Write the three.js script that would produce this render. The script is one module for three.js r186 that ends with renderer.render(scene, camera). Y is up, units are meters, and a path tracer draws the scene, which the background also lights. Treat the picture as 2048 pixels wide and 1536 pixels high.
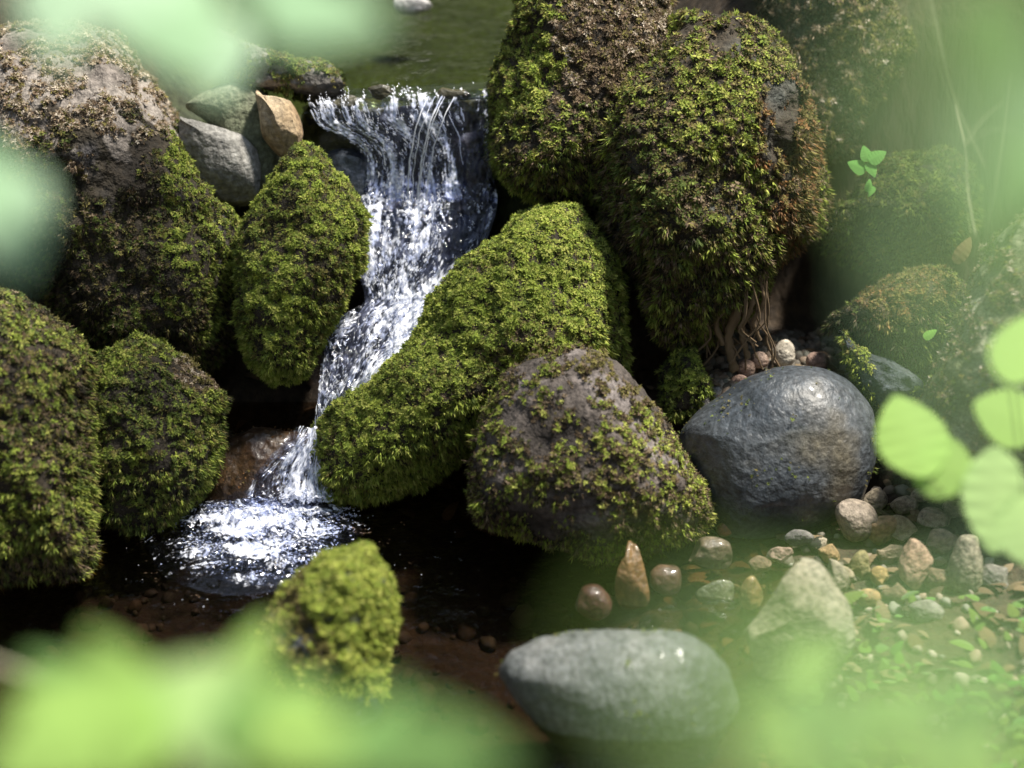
import * as THREE from 'three';
import { ImprovedNoise } from 'three/addons/math/ImprovedNoise.js';
import { mergeGeometries, mergeVertices } from 'three/addons/utils/BufferGeometryUtils.js';

// ---------- camera, sky, sun, exposure ----------
const scene = new THREE.Scene();
const camera = new THREE.PerspectiveCamera(2 * Math.atan(0.768 / 5) * 180 / Math.PI, 4 / 3, 0.05, 300);
camera.position.set(0, 2.512, 4.3315);
camera.lookAt(0, 0.242, -0.1235);
camera.focus = 5.0;
camera.userData.fStop = 1.2;
const sunDir = new THREE.Vector3(0.36, 0.92, -0.10).normalize();
// bright thin haze over the whole sky, a little bluer overhead
const SW = 64, SH = 32, skyData = new Float32Array(SW * SH * 4);
for (let j = 0; j < SH; j++) { const h = Math.max(0, Math.sin(((j + 0.5) / SH - 0.5) * Math.PI)); for (let i = 0; i < SW; i++) skyData.set([0.33 - 0.05 * h, 0.37 - 0.03 * h, 0.43 + 0.02 * h, 1], (j * SW + i) * 4); }
const sky = new THREE.DataTexture(skyData, SW, SH, THREE.RGBAFormat, THREE.FloatType);
sky.mapping = THREE.EquirectangularReflectionMapping; sky.magFilter = sky.minFilter = THREE.LinearFilter; sky.needsUpdate = true;
scene.background = sky; scene.environment = sky;
const sun = new THREE.DirectionalLight(0xfff8ec, 4.7);
sun.position.copy(sunDir).multiplyScalar(20);
sun.target.position.set(0, 0, 0);
sun.castShadow = true;
sun.shadow.mapSize.set(4096, 4096);
Object.assign(sun.shadow.camera, { left: -4, right: 4, top: 4, bottom: -4, near: 1, far: 60 });
sun.shadow.radius = 12;
scene.add(sun, sun.target);
const renderer = new THREE.WebGLRenderer({ antialias: true });
renderer.toneMapping = THREE.LinearToneMapping;
renderer.toneMappingExposure = 2.1;
renderer.shadowMap.enabled = true;

// ---------- helpers ----------
const noiseGen = new ImprovedNoise();
const N = (x, y, z) => noiseGen.noise(x, y, z);
function fbm(x, y, z, oct = 4) { let s = 0, a = 0.5, f = 1; for (let i = 0; i < oct; i++) { s += a * N(x * f + i * 17.3, y * f + i * 5.1, z * f + i * 9.7); a *= 0.5; f *= 2.03; } return s; }
const smooth = (a, b, x) => { const t = Math.min(1, Math.max(0, (x - a) / (b - a))); return t * t * (3 - 2 * t); };
const lerp = (a, b, t) => a + (b - a) * t;
function rng(seed) { let a = seed >>> 0; return () => { a |= 0; a = (a + 0x6D2B79F5) | 0; let t = Math.imul(a ^ (a >>> 15), 1 | a); t = (t + Math.imul(t ^ (t >>> 7), 61 | t)) ^ t; return ((t ^ (t >>> 14)) >>> 0) / 4294967296; }; }
const V = (x, y, z) => new THREE.Vector3(x, y, z);
const used = {};
function numbered(name) { const n = used[name] = (used[name] ?? -1) + 1; return n ? name + '_' + String(n).padStart(3, '0') : name; }
function shade(o) { o.castShadow = o.receiveShadow = true; return o; }
function thing(name, label, category, pos = [0, 0, 0], group) {
  const o = new THREE.Group(); o.name = numbered(name); o.position.set(...pos); o.userData = { label, category };
  if (group) o.userData.group = group;
  scene.add(o); return o;
}
function part(name, geo, mat, parent, kind) { const m = shade(new THREE.Mesh(geo, mat)); m.name = name; if (kind) m.userData.kind = kind; parent.add(m); return m; }
function structure(name, geo, mat) { const m = part(name, geo, mat, scene, 'structure'); return m; }
function instances(name, geo, mat, list, parent) {     // list of {m: Matrix4, c: Color}
  const im = shade(new THREE.InstancedMesh(geo, mat, list.length));
  list.forEach((e, i) => { im.setMatrixAt(i, e.m); if (e.c) im.setColorAt(i, e.c); });
  im.name = name; im.userData.kind = 'stuff'; parent.add(im); return im;
}
const rgb = (r, g, b) => new THREE.Color().setRGB(r, g, b);
function noiseTexture(size, fn, srgb) {
  const d = new Uint8Array(size * size * 4);
  for (let y = 0; y < size; y++) for (let x = 0; x < size; x++) {
    const v = fn(x / size, y / size), k = (y * size + x) * 4;
    for (let c = 0; c < 3; c++) d[k + c] = 255 * Math.min(1, Math.max(0, Array.isArray(v) ? v[c] : v));
    d[k + 3] = 255;
  }
  const t = new THREE.DataTexture(d, size, size); t.wrapS = t.wrapT = THREE.RepeatWrapping; t.magFilter = t.minFilter = THREE.LinearFilter;
  if (srgb) t.colorSpace = THREE.SRGBColorSpace; t.needsUpdate = true; return t;
}
// gradient noise on a lattice that repeats after f cells
function tile(u, v, f, seed) {
  f = Math.round(f); const x = u * f, y = v * f, i = Math.floor(x), j = Math.floor(y), a = x - i, b = y - j, e = (t) => t * t * t * (t * (t * 6 - 15) + 10);
  const k = (di, dj) => { let h = Math.imul((i + di) % f + 1013, 374761393) ^ Math.imul((j + dj) % f + 77, 668265263) ^ Math.imul(Math.round(seed * 10), 2246822519); h = Math.imul(h ^ (h >>> 13), 1274126177); const t = ((h ^ (h >>> 16)) >>> 0) / 4294967296 * 6.28318; return Math.cos(t) * (a - di) + Math.sin(t) * (b - dj); };
  return 1.4 * lerp(lerp(k(0, 0), k(1, 0), e(a)), lerp(k(0, 1), k(1, 1), e(a)), e(b));
}
function tileFbm(u, v, f, seed, oct = 4) { let s = 0, a = 0.5; for (let i = 0; i < oct; i++) { s += a * tile(u, v, f * 2 ** i, seed + i * 7.3); a *= 0.55; } return s; }
const grainMap = noiseTexture(512, (u, v) => { const n = tileFbm(u, v, 16, 3, 4), s = tile(u, v, 150, 9); const k = 0.82 + n * 0.4 + (s > 0.42 ? 0.18 : s < -0.46 ? -0.22 : 0); return [k, k * 0.985, k * 0.96]; }, true);
const grainBump = noiseTexture(512, (u, v) => 0.5 + tileFbm(u, v, 12, 21, 5) * 0.9);
const rippleBump = noiseTexture(512, (u, v) => 0.5 + tileFbm(u, v, 9, 41, 4) * 0.8);

// ---------- materials ----------
const mossMat = new THREE.MeshPhysicalMaterial({ color: 0xffffff, roughness: 1, transmission: 0.25, thickness: 0, specularIntensity: 0.35, side: THREE.DoubleSide });
const stoneMat = (r, bump = 0.004, coat = 0) => new THREE.MeshPhysicalMaterial({ vertexColors: true, map: grainMap, bumpMap: grainBump, bumpScale: bump, roughness: r, clearcoat: coat, clearcoatRoughness: 0.12 });
const dryStone = stoneMat(0.85), dampStone = stoneMat(0.7, 0.003, 0.05), wetStone = stoneMat(0.5, 0.0025, 0.3), soilStone = stoneMat(0.9, 0.006);
const waterMat = new THREE.MeshPhysicalMaterial({ color: rgb(0.55, 0.44, 0.34), roughness: 0.04, transmission: 1, thickness: 0, ior: 1.33, bumpMap: rippleBump, bumpScale: 0.005 });
const greenWater = new THREE.MeshPhysicalMaterial({ color: rgb(0.55, 0.6, 0.4), roughness: 0.05, transmission: 1, thickness: 0, ior: 1.33, bumpMap: rippleBump, bumpScale: 0.006 });
const clearWater = new THREE.MeshPhysicalMaterial({ color: rgb(0.9, 0.95, 0.97), roughness: 0.05, transmission: 1, thickness: 0, ior: 1.33 });
const foamMat = new THREE.MeshPhysicalMaterial({ color: rgb(0.88, 0.9, 0.95), roughness: 0.12, transmission: 0.5, thickness: 0, ior: 1.33 });
const leafMat = (r, g, b, tr = 0.45) => new THREE.MeshPhysicalMaterial({ color: rgb(r, g, b), roughness: 0.97, transmission: tr, thickness: 0, side: THREE.DoubleSide, specularIntensity: 0.6 });

// ---------- the ground ----------
const DATA = {"twigs":[["pale dry twig fork blurred at the right edge",[[[0.7048,1.0937,0.5648],[0.7118,1.0481,0.6442],[0.7157,0.9918,0.6729],[0.7184,0.9485,0.7511]],[[0.7118,1.0552,0.6406],[0.7457,1.0944,0.6767],[0.7977,1.1058,0.7271]],[[0.7118,1.0552,0.6406],[0.7394,1.0903,0.6227],[0.771,1.115,0.6101]]]],["two long thin grass stalks bending down the right side",[[[0.5947,1.3831,0.8663],[0.6163,1.2933,0.9121],[0.6431,1.2178,0.8944],[0.6926,1.121,0.8877]],[[0.7099,1.274,0.9219],[0.6919,1.1457,0.9873],[0.6796,1.0162,0.9972]]]],["pale blurred stem crossing the bottom left leaves",[[[-0.542,1.1355,2.227],[-0.492,1.1199,2.235],[-0.4185,1.1281,2.2869],[-0.3401,1.1259,2.288],[-0.2611,1.1649,2.3243]]]]],"R":{"backLeft":{"c":[-0.8707,0.4844,-0.4939],"o":[[-0.365,0.292],[-0.24,0.345],[-0.115,0.36],[0.0,0.342],[0.084,0.313],[0.141,0.24],[0.172,0.172],[0.214,0.104],[0.266,0.026],[0.311,-0.031],[0.324,-0.115],[0.315,-0.209],[0.277,-0.303],[0.198,-0.355],[0.063,-0.345],[-0.021,-0.292],[-0.073,-0.209],[-0.136,-0.167],[-0.261,-0.146],[-0.376,-0.042],[-0.407,0.125]]},"egg":{"c":[-0.4274,0.4129,-0.3228],"o":[[0.02,0.247],[0.076,0.204],[0.109,0.143],[0.117,0.051],[0.111,-0.02],[0.087,-0.082],[0.048,-0.163],[0.005,-0.229],[-0.061,-0.245],[-0.112,-0.199],[-0.134,-0.082],[-0.127,0.041],[-0.087,0.127],[-0.034,0.204]]},"leftFront":{"c":[-0.9695,0.2409,0.07],"o":[[-0.019,0.267],[0.058,0.251],[0.116,0.203],[0.147,0.145],[0.164,0.068],[0.17,-0.039],[0.164,-0.145],[0.147,-0.27],[0.039,-0.295],[-0.077,-0.29],[-0.164,-0.135],[-0.183,0.058],[-0.126,0.212]]},"leftRound":{"c":[-0.7139,0.1604,-0.0811],"o":[[-0.11,0.155],[-0.06,0.178],[0.0,0.18],[0.055,0.154],[0.11,0.12],[0.147,0.075],[0.132,0.01],[0.122,-0.07],[0.092,-0.15],[0.02,-0.2],[-0.06,-0.19],[-0.11,-0.13],[-0.127,0.0],[-0.128,0.1]]},"centre":{"c":[-0.0346,0.2528,-0.2324],"o":[[0.122,0.318],[0.178,0.311],[0.227,0.265],[0.261,0.194],[0.272,0.102],[0.267,0.0],[0.229,-0.092],[0.112,-0.143],[0.01,-0.159],[-0.061,-0.188],[-0.122,-0.244],[-0.214,-0.295],[-0.306,-0.316],[-0.351,-0.285],[-0.361,-0.204],[-0.341,-0.122],[-0.275,-0.051],[-0.194,0.018],[-0.145,0.071],[-0.112,0.132],[-0.051,0.202],[0.01,0.246],[0.061,0.293]]},"frontDome":{"c":[0.1527,0.1745,0.0286],"o":[[-0.039,0.206],[0.024,0.196],[0.09,0.157],[0.139,0.098],[0.168,0.049],[0.198,0.0],[0.227,-0.059],[0.233,-0.113],[0.206,-0.166],[0.127,-0.21],[0.039,-0.22],[-0.039,-0.181],[-0.127,-0.147],[-0.21,-0.117],[-0.237,-0.049],[-0.223,0.044],[-0.191,0.108],[-0.137,0.168]]},"greyWet":{"c":[0.5378,0.1162,-0.0786],"o":[[-0.193,0.03],[-0.161,0.07],[-0.1,0.11],[-0.06,0.14],[0.0,0.161],[0.08,0.156],[0.14,0.12],[0.183,0.06],[0.193,-0.02],[0.166,-0.1],[0.1,-0.161],[0.0,-0.186],[-0.11,-0.181],[-0.161,-0.12],[-0.186,-0.04]]},"upperA":{"c":[0.101,0.6657,-0.6312],"o":[[-0.021,0.358],[-0.095,0.242],[-0.124,0.137],[-0.145,0.053],[-0.153,-0.042],[-0.142,-0.147],[-0.095,-0.221],[0.032,-0.252],[0.147,-0.221],[0.221,-0.063],[0.221,0.147],[0.137,0.326]]},"upperB":{"c":[0.4087,0.5537,-0.4619],"o":[[0.021,0.343],[0.114,0.299],[0.178,0.217],[0.217,0.134],[0.224,0.052],[0.208,-0.052],[0.17,-0.124],[0.129,-0.165],[0.083,-0.237],[0.021,-0.299],[-0.077,-0.335],[-0.134,-0.315],[-0.181,-0.217],[-0.227,-0.083],[-0.25,0.041],[-0.198,0.175],[-0.124,0.26],[-0.077,0.312]]},"upperC":{"c":[0.6932,0.6865,-0.855],"o":[[-0.196,0.24],[-0.022,0.283],[0.131,0.196],[0.185,0.065],[0.169,-0.065],[0.098,-0.185],[0.022,-0.24],[-0.065,-0.218],[-0.131,-0.109],[-0.196,0.065]]},"rightA":{"c":[0.812,0.425,-0.5535],"o":[[-0.159,0.021],[-0.095,0.048],[-0.053,0.106],[0.021,0.154],[0.106,0.138],[0.154,0.064],[0.148,-0.042],[0.064,-0.127],[-0.032,-0.138],[-0.106,-0.095],[-0.154,-0.042]]},"rightB":{"c":[0.7844,0.3043,-0.2899],"o":[[-0.131,0.0],[-0.082,0.051],[-0.031,0.087],[0.041,0.108],[0.108,0.09],[0.143,0.041],[0.113,-0.051],[0.041,-0.108],[-0.051,-0.097],[-0.102,-0.051]]},"wedge":{"c":[0.7354,0.2445,-0.1585],"o":[[-0.08,0.096],[-0.04,0.07],[0.025,0.045],[0.07,0.015],[0.096,-0.04],[0.065,-0.091],[0.005,-0.091],[-0.045,-0.04],[-0.075,0.03]]},"rightLichen":{"c":[0.9564,0.317,0.0066],"o":[[0.116,0.32],[0.029,0.296],[-0.024,0.252],[-0.078,0.184],[-0.121,0.107],[-0.15,0.019],[-0.175,-0.058],[-0.175,-0.136],[-0.136,-0.204],[-0.019,-0.242],[0.107,-0.242],[0.194,-0.136],[0.213,0.155]]},"brightFront":{"c":[-0.2943,0.1413,0.595],"o":[[0.004,0.145],[0.046,0.125],[0.07,0.079],[0.079,0.018],[0.069,-0.053],[0.057,-0.106],[0.066,-0.159],[0.044,-0.194],[-0.026,-0.194],[-0.097,-0.167],[-0.15,-0.115],[-0.176,-0.053],[-0.159,0.0],[-0.115,0.062],[-0.057,0.119]]},"greyFront":{"c":[0.1856,0.0431,0.6527],"o":[[-0.207,0.035],[-0.154,0.079],[-0.04,0.101],[0.084,0.104],[0.145,0.075],[0.189,0.018],[0.211,-0.053],[0.163,-0.114],[0.031,-0.132],[-0.075,-0.106],[-0.154,-0.044]]},"paleCone":{"c":[0.5091,0.0921,0.5174],"o":[[-0.011,0.101],[0.009,0.115],[0.036,0.106],[0.063,0.067],[0.09,0.022],[0.103,-0.036],[0.081,-0.09],[0.009,-0.117],[-0.081,-0.099],[-0.103,-0.027],[-0.045,0.054]]},"backGrey":{"c":[-0.5892,0.6388,-0.6287],"o":[[-0.095,0.005],[-0.047,0.042],[0.016,0.058],[0.069,0.037],[0.1,-0.037],[0.1,-0.121],[0.058,-0.184],[0.005,-0.163],[-0.037,-0.047]]},"backSlab":{"c":[-0.6318,0.5971,-0.5625],"o":[[-0.068,0.042],[0.0,0.042],[0.073,0.016],[0.105,-0.047],[0.094,-0.131],[0.021,-0.131],[-0.052,-0.058]]},"backTan":{"c":[-0.4816,0.6441,-0.5416],"o":[[-0.047,0.06],[-0.016,0.064],[0.026,0.047],[0.047,0.0],[0.042,-0.052],[0.01,-0.083],[-0.031,-0.042],[-0.042,0.01]]},"capStone":{"c":[-0.8294,0.6501,-0.8926],"o":[[-0.088,0.066],[-0.033,0.088],[0.033,0.05],[0.077,-0.033],[0.077,-0.088],[0.022,-0.105],[-0.055,-0.044]]},"lipStone":{"c":[-0.4566,0.7126,-0.6551],"o":[[-0.158,0.074],[-0.074,0.058],[0.011,0.037],[0.084,0.016],[0.118,-0.029],[0.079,-0.076],[-0.032,-0.063],[-0.126,-0.042],[-0.168,0.021]]},"underFall":{"c":[-0.3251,0.5345,-0.5643],"o":[[-0.079,0.011],[-0.037,0.037],[0.016,0.032],[0.047,-0.021],[0.032,-0.105],[-0.026,-0.116],[-0.074,-0.063]]},"fallPillar":{"c":[-0.1043,0.5589,-0.588],"o":[[-0.06,0.09],[-0.026,0.111],[0.037,0.114],[0.069,0.084],[0.069,-0.021],[0.063,-0.137],[0.005,-0.169],[-0.047,-0.126],[-0.062,-0.021]]},"lipBlock":{"c":[-0.2485,0.5441,-0.6254],"o":[[-0.191,0.09],[-0.096,0.106],[0.011,0.103],[0.096,0.101],[0.159,0.09],[0.159,0.0],[0.117,-0.127],[-0.011,-0.149],[-0.138,-0.127],[-0.202,-0.032]]},"stepStone":{"c":[-0.4949,0.0157,-0.1351],"o":[[-0.123,0.082],[-0.061,0.094],[0.02,0.1],[0.102,0.1],[0.143,0.061],[0.143,-0.041],[0.082,-0.082],[-0.061,-0.082],[-0.143,-0.051],[-0.138,0.031]]},"cornerStone":{"c":[0.3697,0.1857,-0.2295],"o":[[-0.046,0.072],[0.005,0.082],[0.036,0.031],[0.041,-0.031],[0.005,-0.082],[-0.046,-0.072],[-0.061,0.01]]}},"P":[{"k":"white","c":[0.5667,0.2115,-0.3206],"s":[0.0239,0.0301]},{"k":"pinkA","c":[0.6312,0.2055,-0.3],"s":[0.0238,0.0217]},{"k":"pinkB","c":[0.5141,0.2033,-0.309],"s":[0.0187,0.0187]},{"k":"pinkC","c":[0.4833,0.1955,-0.2831],"s":[0.0207,0.0217]},{"k":"pinkD","c":[0.4673,0.1782,-0.2555],"s":[0.0196,0.0185]},{"k":"chalk","c":[0.4272,0.1624,-0.2344],"s":[0.0205,0.0175]},{"k":"chalkB","c":[0.3923,0.1581,-0.2026],"s":[0.0153,0.0184]},{"k":"chalkC","c":[0.4556,0.1596,-0.2535],"s":[0.0175,0.0134]},{"k":"reddish","c":[0.4429,0.1502,-0.2178],"s":[0.0226,0.0144]},{"k":"tanA","c":[0.6725,0.0562,0.0975],"s":[0.045,0.0508]},{"k":"tanB","c":[0.7171,0.0444,0.1063],"s":[0.041,0.0342]},{"k":"pinkTan","c":[0.758,0.0676,0.2861],"s":[0.0396,0.0528]},{"k":"greyTall","c":[0.8537,0.0729,0.2984],"s":[0.0395,0.0602]},{"k":"creamA","c":[0.8287,0.0496,0.0763],"s":[0.0383,0.0275]},{"k":"creamB","c":[0.8708,0.0462,0.0409],"s":[0.0247,0.0227]},{"k":"creamC","c":[0.8222,0.0556,-0.0026],"s":[0.0299,0.0219]},{"k":"ochre","c":[0.6635,0.0404,0.241],"s":[0.0267,0.0286]},{"k":"ochreB","c":[0.6965,0.0349,0.2685],"s":[0.0228,0.0209]},{"k":"sandA","c":[0.629,0.0376,0.2765],"s":[0.0189,0.0246]},{"k":"fin","c":[0.2247,0.0471,0.2885],"s":[0.0397,0.0661]},{"k":"wetRound","c":[0.1533,0.0253,0.3513],"s":[0.0374,0.0355]},{"k":"wetDark","c":[0.293,0.0224,0.2625],"s":[0.0314,0.0314]},{"k":"flatGrey","c":[0.3841,0.0255,0.1828],"s":[0.0531,0.0357]},{"k":"redPebble","c":[0.4209,0.012,0.0606],"s":[0.0207,0.0168]},{"k":"amber","c":[0.4474,0.0248,0.324],"s":[0.0244,0.0348]},{"k":"dullGreen","c":[0.3862,-0.001,0.2734],"s":[0.0428,0.0266]},{"k":"creamD","c":[0.5998,0.0225,0.1363],"s":[0.0166,0.0175]},{"k":"pointed","c":[0.6091,0.0501,0.3115],"s":[0.0263,0.0423]},{"k":"buffA","c":[0.7579,0.0409,0.11],"s":[0.0342,0.0293]},{"k":"buffB","c":[0.7279,0.0372,0.1892],"s":[0.0289,0.0241]},{"k":"rosyA","c":[0.8288,0.0407,0.1575],"s":[0.032,0.029]},{"k":"rosyB","c":[0.9197,0.0479,0.1026],"s":[0.0342,0.0391]},{"k":"loamA","c":[0.8078,0.0402,0.2953],"s":[0.033,0.0283]},{"k":"loamB","c":[0.717,0.0353,0.341],"s":[0.03,0.0215]},{"k":"sandB","c":[0.7203,0.0378,-0.0138],"s":[0.03,0.025]},{"k":"sandC","c":[0.7826,0.037,0.005],"s":[0.0279,0.0239]},{"k":"honeyA","c":[0.6113,0.0371,0.1985],"s":[0.024,0.024]},{"k":"honeyB","c":[0.6646,0.0347,0.3487],"s":[0.0262,0.0206]},{"k":"ashA","c":[0.7646,0.0378,0.3974],"s":[0.0324,0.025]},{"k":"ashB","c":[0.9104,0.0435,0.3007],"s":[0.033,0.033]},{"k":"rosyC","c":[0.5159,0.0337,0.1928],"s":[0.027,0.0193]},{"k":"loamC","c":[0.474,0.0343,0.2309],"s":[0.0306,0.0201]},{"k":"ashC","c":[0.5612,0.0339,0.1269],"s":[0.0292,0.0195]},{"k":"lipA","c":[-0.2706,0.7046,-0.5444],"s":[0.03,0.0176]},{"k":"lipB","c":[-0.1234,0.6921,-0.5605],"s":[0.0394,0.0176]},{"k":"lipC","c":[-0.3464,0.6782,-0.5534],"s":[0.0311,0.0187]},{"k":"backPale","c":[-0.225,0.7021,-1.1225],"s":[0.0454,0.025]}],"CAS":[[[-0.4545,0.6593,-0.7402],[-0.0418,0.6712,-0.7462]],[[-0.4301,0.6723,-0.5897],[-0.0459,0.6933,-0.6003]],[[-0.4185,0.6698,-0.5435],[-0.0497,0.6952,-0.5564]],[[-0.3982,0.6376,-0.5327],[-0.0498,0.6653,-0.5468]],[[-0.337,0.6071,-0.534],[-0.0478,0.6233,-0.5423]],[[-0.3087,0.5756,-0.5348],[-0.0459,0.5802,-0.5371]],[[-0.3033,0.5272,-0.5269],[-0.0408,0.5272,-0.5269]],[[-0.3162,0.4786,-0.5078],[-0.0304,0.4786,-0.5078]],[[-0.3226,0.4472,-0.475],[-0.0407,0.4472,-0.475]],[[-0.3203,0.3995,-0.4282],[-0.0666,0.3995,-0.4282]],[[-0.3135,0.3481,-0.3908],[-0.1131,0.3481,-0.3908]],[[-0.307,0.3086,-0.3651],[-0.1493,0.3086,-0.3651]],[[-0.3454,0.2827,-0.3351],[-0.1716,0.2827,-0.3351]],[[-0.3801,0.2547,-0.2983],[-0.1936,0.2547,-0.2983]],[[-0.3889,0.2269,-0.2617],[-0.2298,0.2269,-0.2617]],[[-0.3924,0.1902,-0.2206],[-0.278,0.1902,-0.2206]],[[-0.3974,0.1517,-0.1841],[-0.3251,0.1517,-0.1841]],[[-0.4027,0.1155,-0.1544],[-0.3651,0.1155,-0.1544]]],"CAS2":[[[-0.4443,0.13,-0.1338],[-0.3603,0.13,-0.1338]],[[-0.4561,0.1164,-0.11],[-0.3612,0.1164,-0.11]],[[-0.4828,0.0963,-0.0942],[-0.3649,0.0963,-0.0942]],[[-0.5156,0.0628,-0.0715],[-0.3665,0.0628,-0.0715]],[[-0.5321,0.0343,-0.0401],[-0.3614,0.0343,-0.0401]],[[-0.538,0.0282,-0.0145],[-0.356,0.0282,-0.0145]]],"L":{"topLeft":[[[-0.3473,1.8992,2.5113],0.0874,0.057,-80,0],[[-0.2629,1.8744,2.4678],0.117,0.0897,-60,15],[[-0.2453,1.8011,2.3369],0.0798,0.0546,-100,-10],[[-0.1309,1.9476,2.655],0.0945,0.0595,-10,0],[[-0.2786,1.9475,2.5989],0.0936,0.072,-120,10],[[-0.167,1.9507,2.5973],0.0864,0.0648,-45,0]],"left":[[[-0.3815,1.757,2.5838],0.0988,0.0684,-75,0],[[-0.383,1.8192,2.6643],0.0936,0.0648,-40,15]],"topRight":[[[0.1972,2.1752,3.3808],0.084,0.048,-70,0],[[0.254,2.0331,3.1726],0.08,0.055,-100,0],[[0.2279,2.1141,3.2997],0.0748,0.0484,-120,0],[[0.1932,2.1913,3.3726],0.06,0.03,-85,15]],"round":[[[0.5985,0.74,1.0257],0.1425,0.1125,100,0],[[0.6463,0.7007,1.0569],0.1047,0.0972,-20,0],[[0.7148,0.6792,1.1127],0.1702,0.0977,-85,0],[[0.7532,0.7414,0.9688],0.114,0.0988,150,0],[[0.7112,0.9654,1.1914],0.14,0.084,80,20],[[0.7351,0.6903,1.2194],0.1152,0.0864,-70,0]],"bottomLeft":[[[-0.3192,1.4333,2.7712],0.1241,0.0865,160,0],[[-0.3344,1.4658,2.8556],0.1002,0.0716,200,0],[[-0.246,1.4348,2.7367],0.0955,0.0573,30,0],[[-0.2222,1.341,2.5489],0.0806,0.0466,70,0],[[-0.1763,1.4367,2.7694],0.0978,0.0639,20,0],[[-0.1446,1.4722,2.8524],0.0931,0.0644,-20,0],[[-0.3058,1.4192,2.6998],0.1014,0.0585,120,0],[[-0.2271,1.4199,2.778],0.0827,0.0526,-60,0],[[-0.2722,1.4132,2.7814],0.0602,0.0338,-90,20],[[-0.3648,1.367,2.6254],0.0898,0.049,150,0]],"bottomMid":[[[-0.0659,1.6555,3.1181],0.0764,0.0382,25,20],[[-0.0347,1.6913,3.1784],0.0784,0.0392,-15,0],[[-0.0855,1.5883,2.984],0.0486,0.0227,60,20]],"bottomRight":[[[0.2568,1.6326,3.0961],0.099,0.063,150,0],[[0.1958,1.5427,2.9175],0.068,0.0374,60,20],[[0.2355,1.6054,2.9977],0.0736,0.0352,20,15],[[0.1488,1.6353,3.0947],0.06,0.027,110,0],[[0.1998,1.63,3.0974],0.066,0.036,80,0],[[0.2868,1.662,3.0811],0.06,0.036,30,0],[[0.2265,1.4692,2.7304],0.0646,0.0266,75,25]],"veilLow":[[[0.0392,2.2091,3.8685],0.0198,0.0132,0,0],[[0.0495,2.184,3.8477],0.0242,0.0139,77,0],[[0.0547,2.1581,3.8272],0.029,0.0146,154,0],[[0.06,2.154,3.7956],0.0265,0.0154,231,0],[[0.0594,2.1962,3.8751],0.026,0.0132,308,0],[[0.0651,2.1911,3.8441],0.0238,0.0139,25,0],[[0.071,2.1654,3.8235],0.0285,0.0146,102,0],[[0.0772,2.1389,3.8033],0.026,0.0154,179,0],[[0.0741,2.2029,3.8717],0.0255,0.0132,256,0],[[0.0806,2.1774,3.851],0.0233,0.0139,333,0],[[0.0874,2.1728,3.8197],0.0281,0.0146,50,0],[[0.0943,2.1467,3.7994],0.0255,0.0154,127,0],[[0.0889,2.1899,3.8783],0.0251,0.0132,204,0],[[0.0962,2.1845,3.8475],0.0229,0.0139,281,0],[[0.1037,2.1585,3.827],0.0276,0.0146,358,0],[[0.1115,2.1545,3.7954],0.025,0.0154,75,0],[[0.1036,2.1966,3.8749],0.0246,0.0132,152,0],[[0.1117,2.1915,3.8439],0.0224,0.0139,229,0],[[0.12,2.1659,3.8232],0.0271,0.0146,306,0],[[0.1286,2.1394,3.8031],0.0244,0.0154,23,0]],"veilHigh":[[[0.0887,2.3336,3.8051],0.0231,0.0132,-60,0],[[0.1023,2.3104,3.772],0.0284,0.0142,-113,0],[[0.1094,2.2859,3.7397],0.0343,0.0151,-96,0],[[0.0956,2.3051,3.8197],0.0256,0.0132,-79,0],[[0.1097,2.2798,3.7876],0.0312,0.0142,-62,0],[[0.1173,2.2532,3.7563],0.0284,0.0151,-115,0],[[0.1025,2.2766,3.8342],0.0282,0.0132,-98,0],[[0.1172,2.2492,3.8032],0.0256,0.0142,-81,0],[[0.1252,2.2205,3.7729],0.0312,0.0151,-64,0],[[0.1095,2.3265,3.8088],0.0307,0.0132,-117,0]]},"pt":{"seed":[0.7279,0.5177,-0.4548],"hang":[0.4505,0.3705,-0.2451],"foam":[-0.4922,0.0,0.0204],"leafA":[0.8286,0.3529,-0.1239],"leafB":[0.901,0.4808,-0.2452],"drip":[-0.1801,0.691,-0.5487]}};
const prof = [[-60, 34], [-30, 16], [-12, 5.5], [-5, 1.7], [-3, 0.95], [-1.6, 0.6], [-0.75, 0.56], [-0.62, 0.5], [-0.5, 0.3], [-0.38, 0.12], [-0.2, -0.04], [-0.05, -0.12], [0.9, -0.14], [1.3, -0.02], [2.2, 0.25], [5, 0.5], [12, 0.8], [60, 3]];
function profile(z) { for (let i = 0; i < prof.length - 1; i++) if (z <= prof[i + 1][0]) { const t = smooth(prof[i][0], prof[i + 1][0], Math.max(z, prof[i][0])); return lerp(prof[i][1], prof[i + 1][1], t); } return 3; }
function groundY(x, z) {
  let y = profile(z);
  const rightBank = smooth(0.1, 0.7, x + 0.12 * fbm(z * 3, 1, x * 3, 2)) * smooth(-0.25, -0.05, z);
  y = lerp(y, Math.max(y, 0.015 + 0.05 * smooth(0.6, 1.3, x)), rightBank);
  y = lerp(y, 0.17, smooth(0.32, 0.42, x) * smooth(-0.75, -0.55, z) * (1 - smooth(-0.24, -0.1, z)));
  y += 0.75 * smooth(1.15, 2.2, x) + 0.9 * smooth(1.15, 2.4, -x);
  y += 0.28 * smooth(0.42, 0.75, Math.abs(x + 0.2)) * smooth(-0.55, -0.85, z) * (z > -4 ? 1 : 0.5);
  const far = smooth(3, 14, Math.hypot(x, z));
  return y + 0.018 * fbm(x * 9, 3, z * 9, 4) + far * 2.5 * fbm(x * 0.12, 7, z * 0.12, 3);
}
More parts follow.
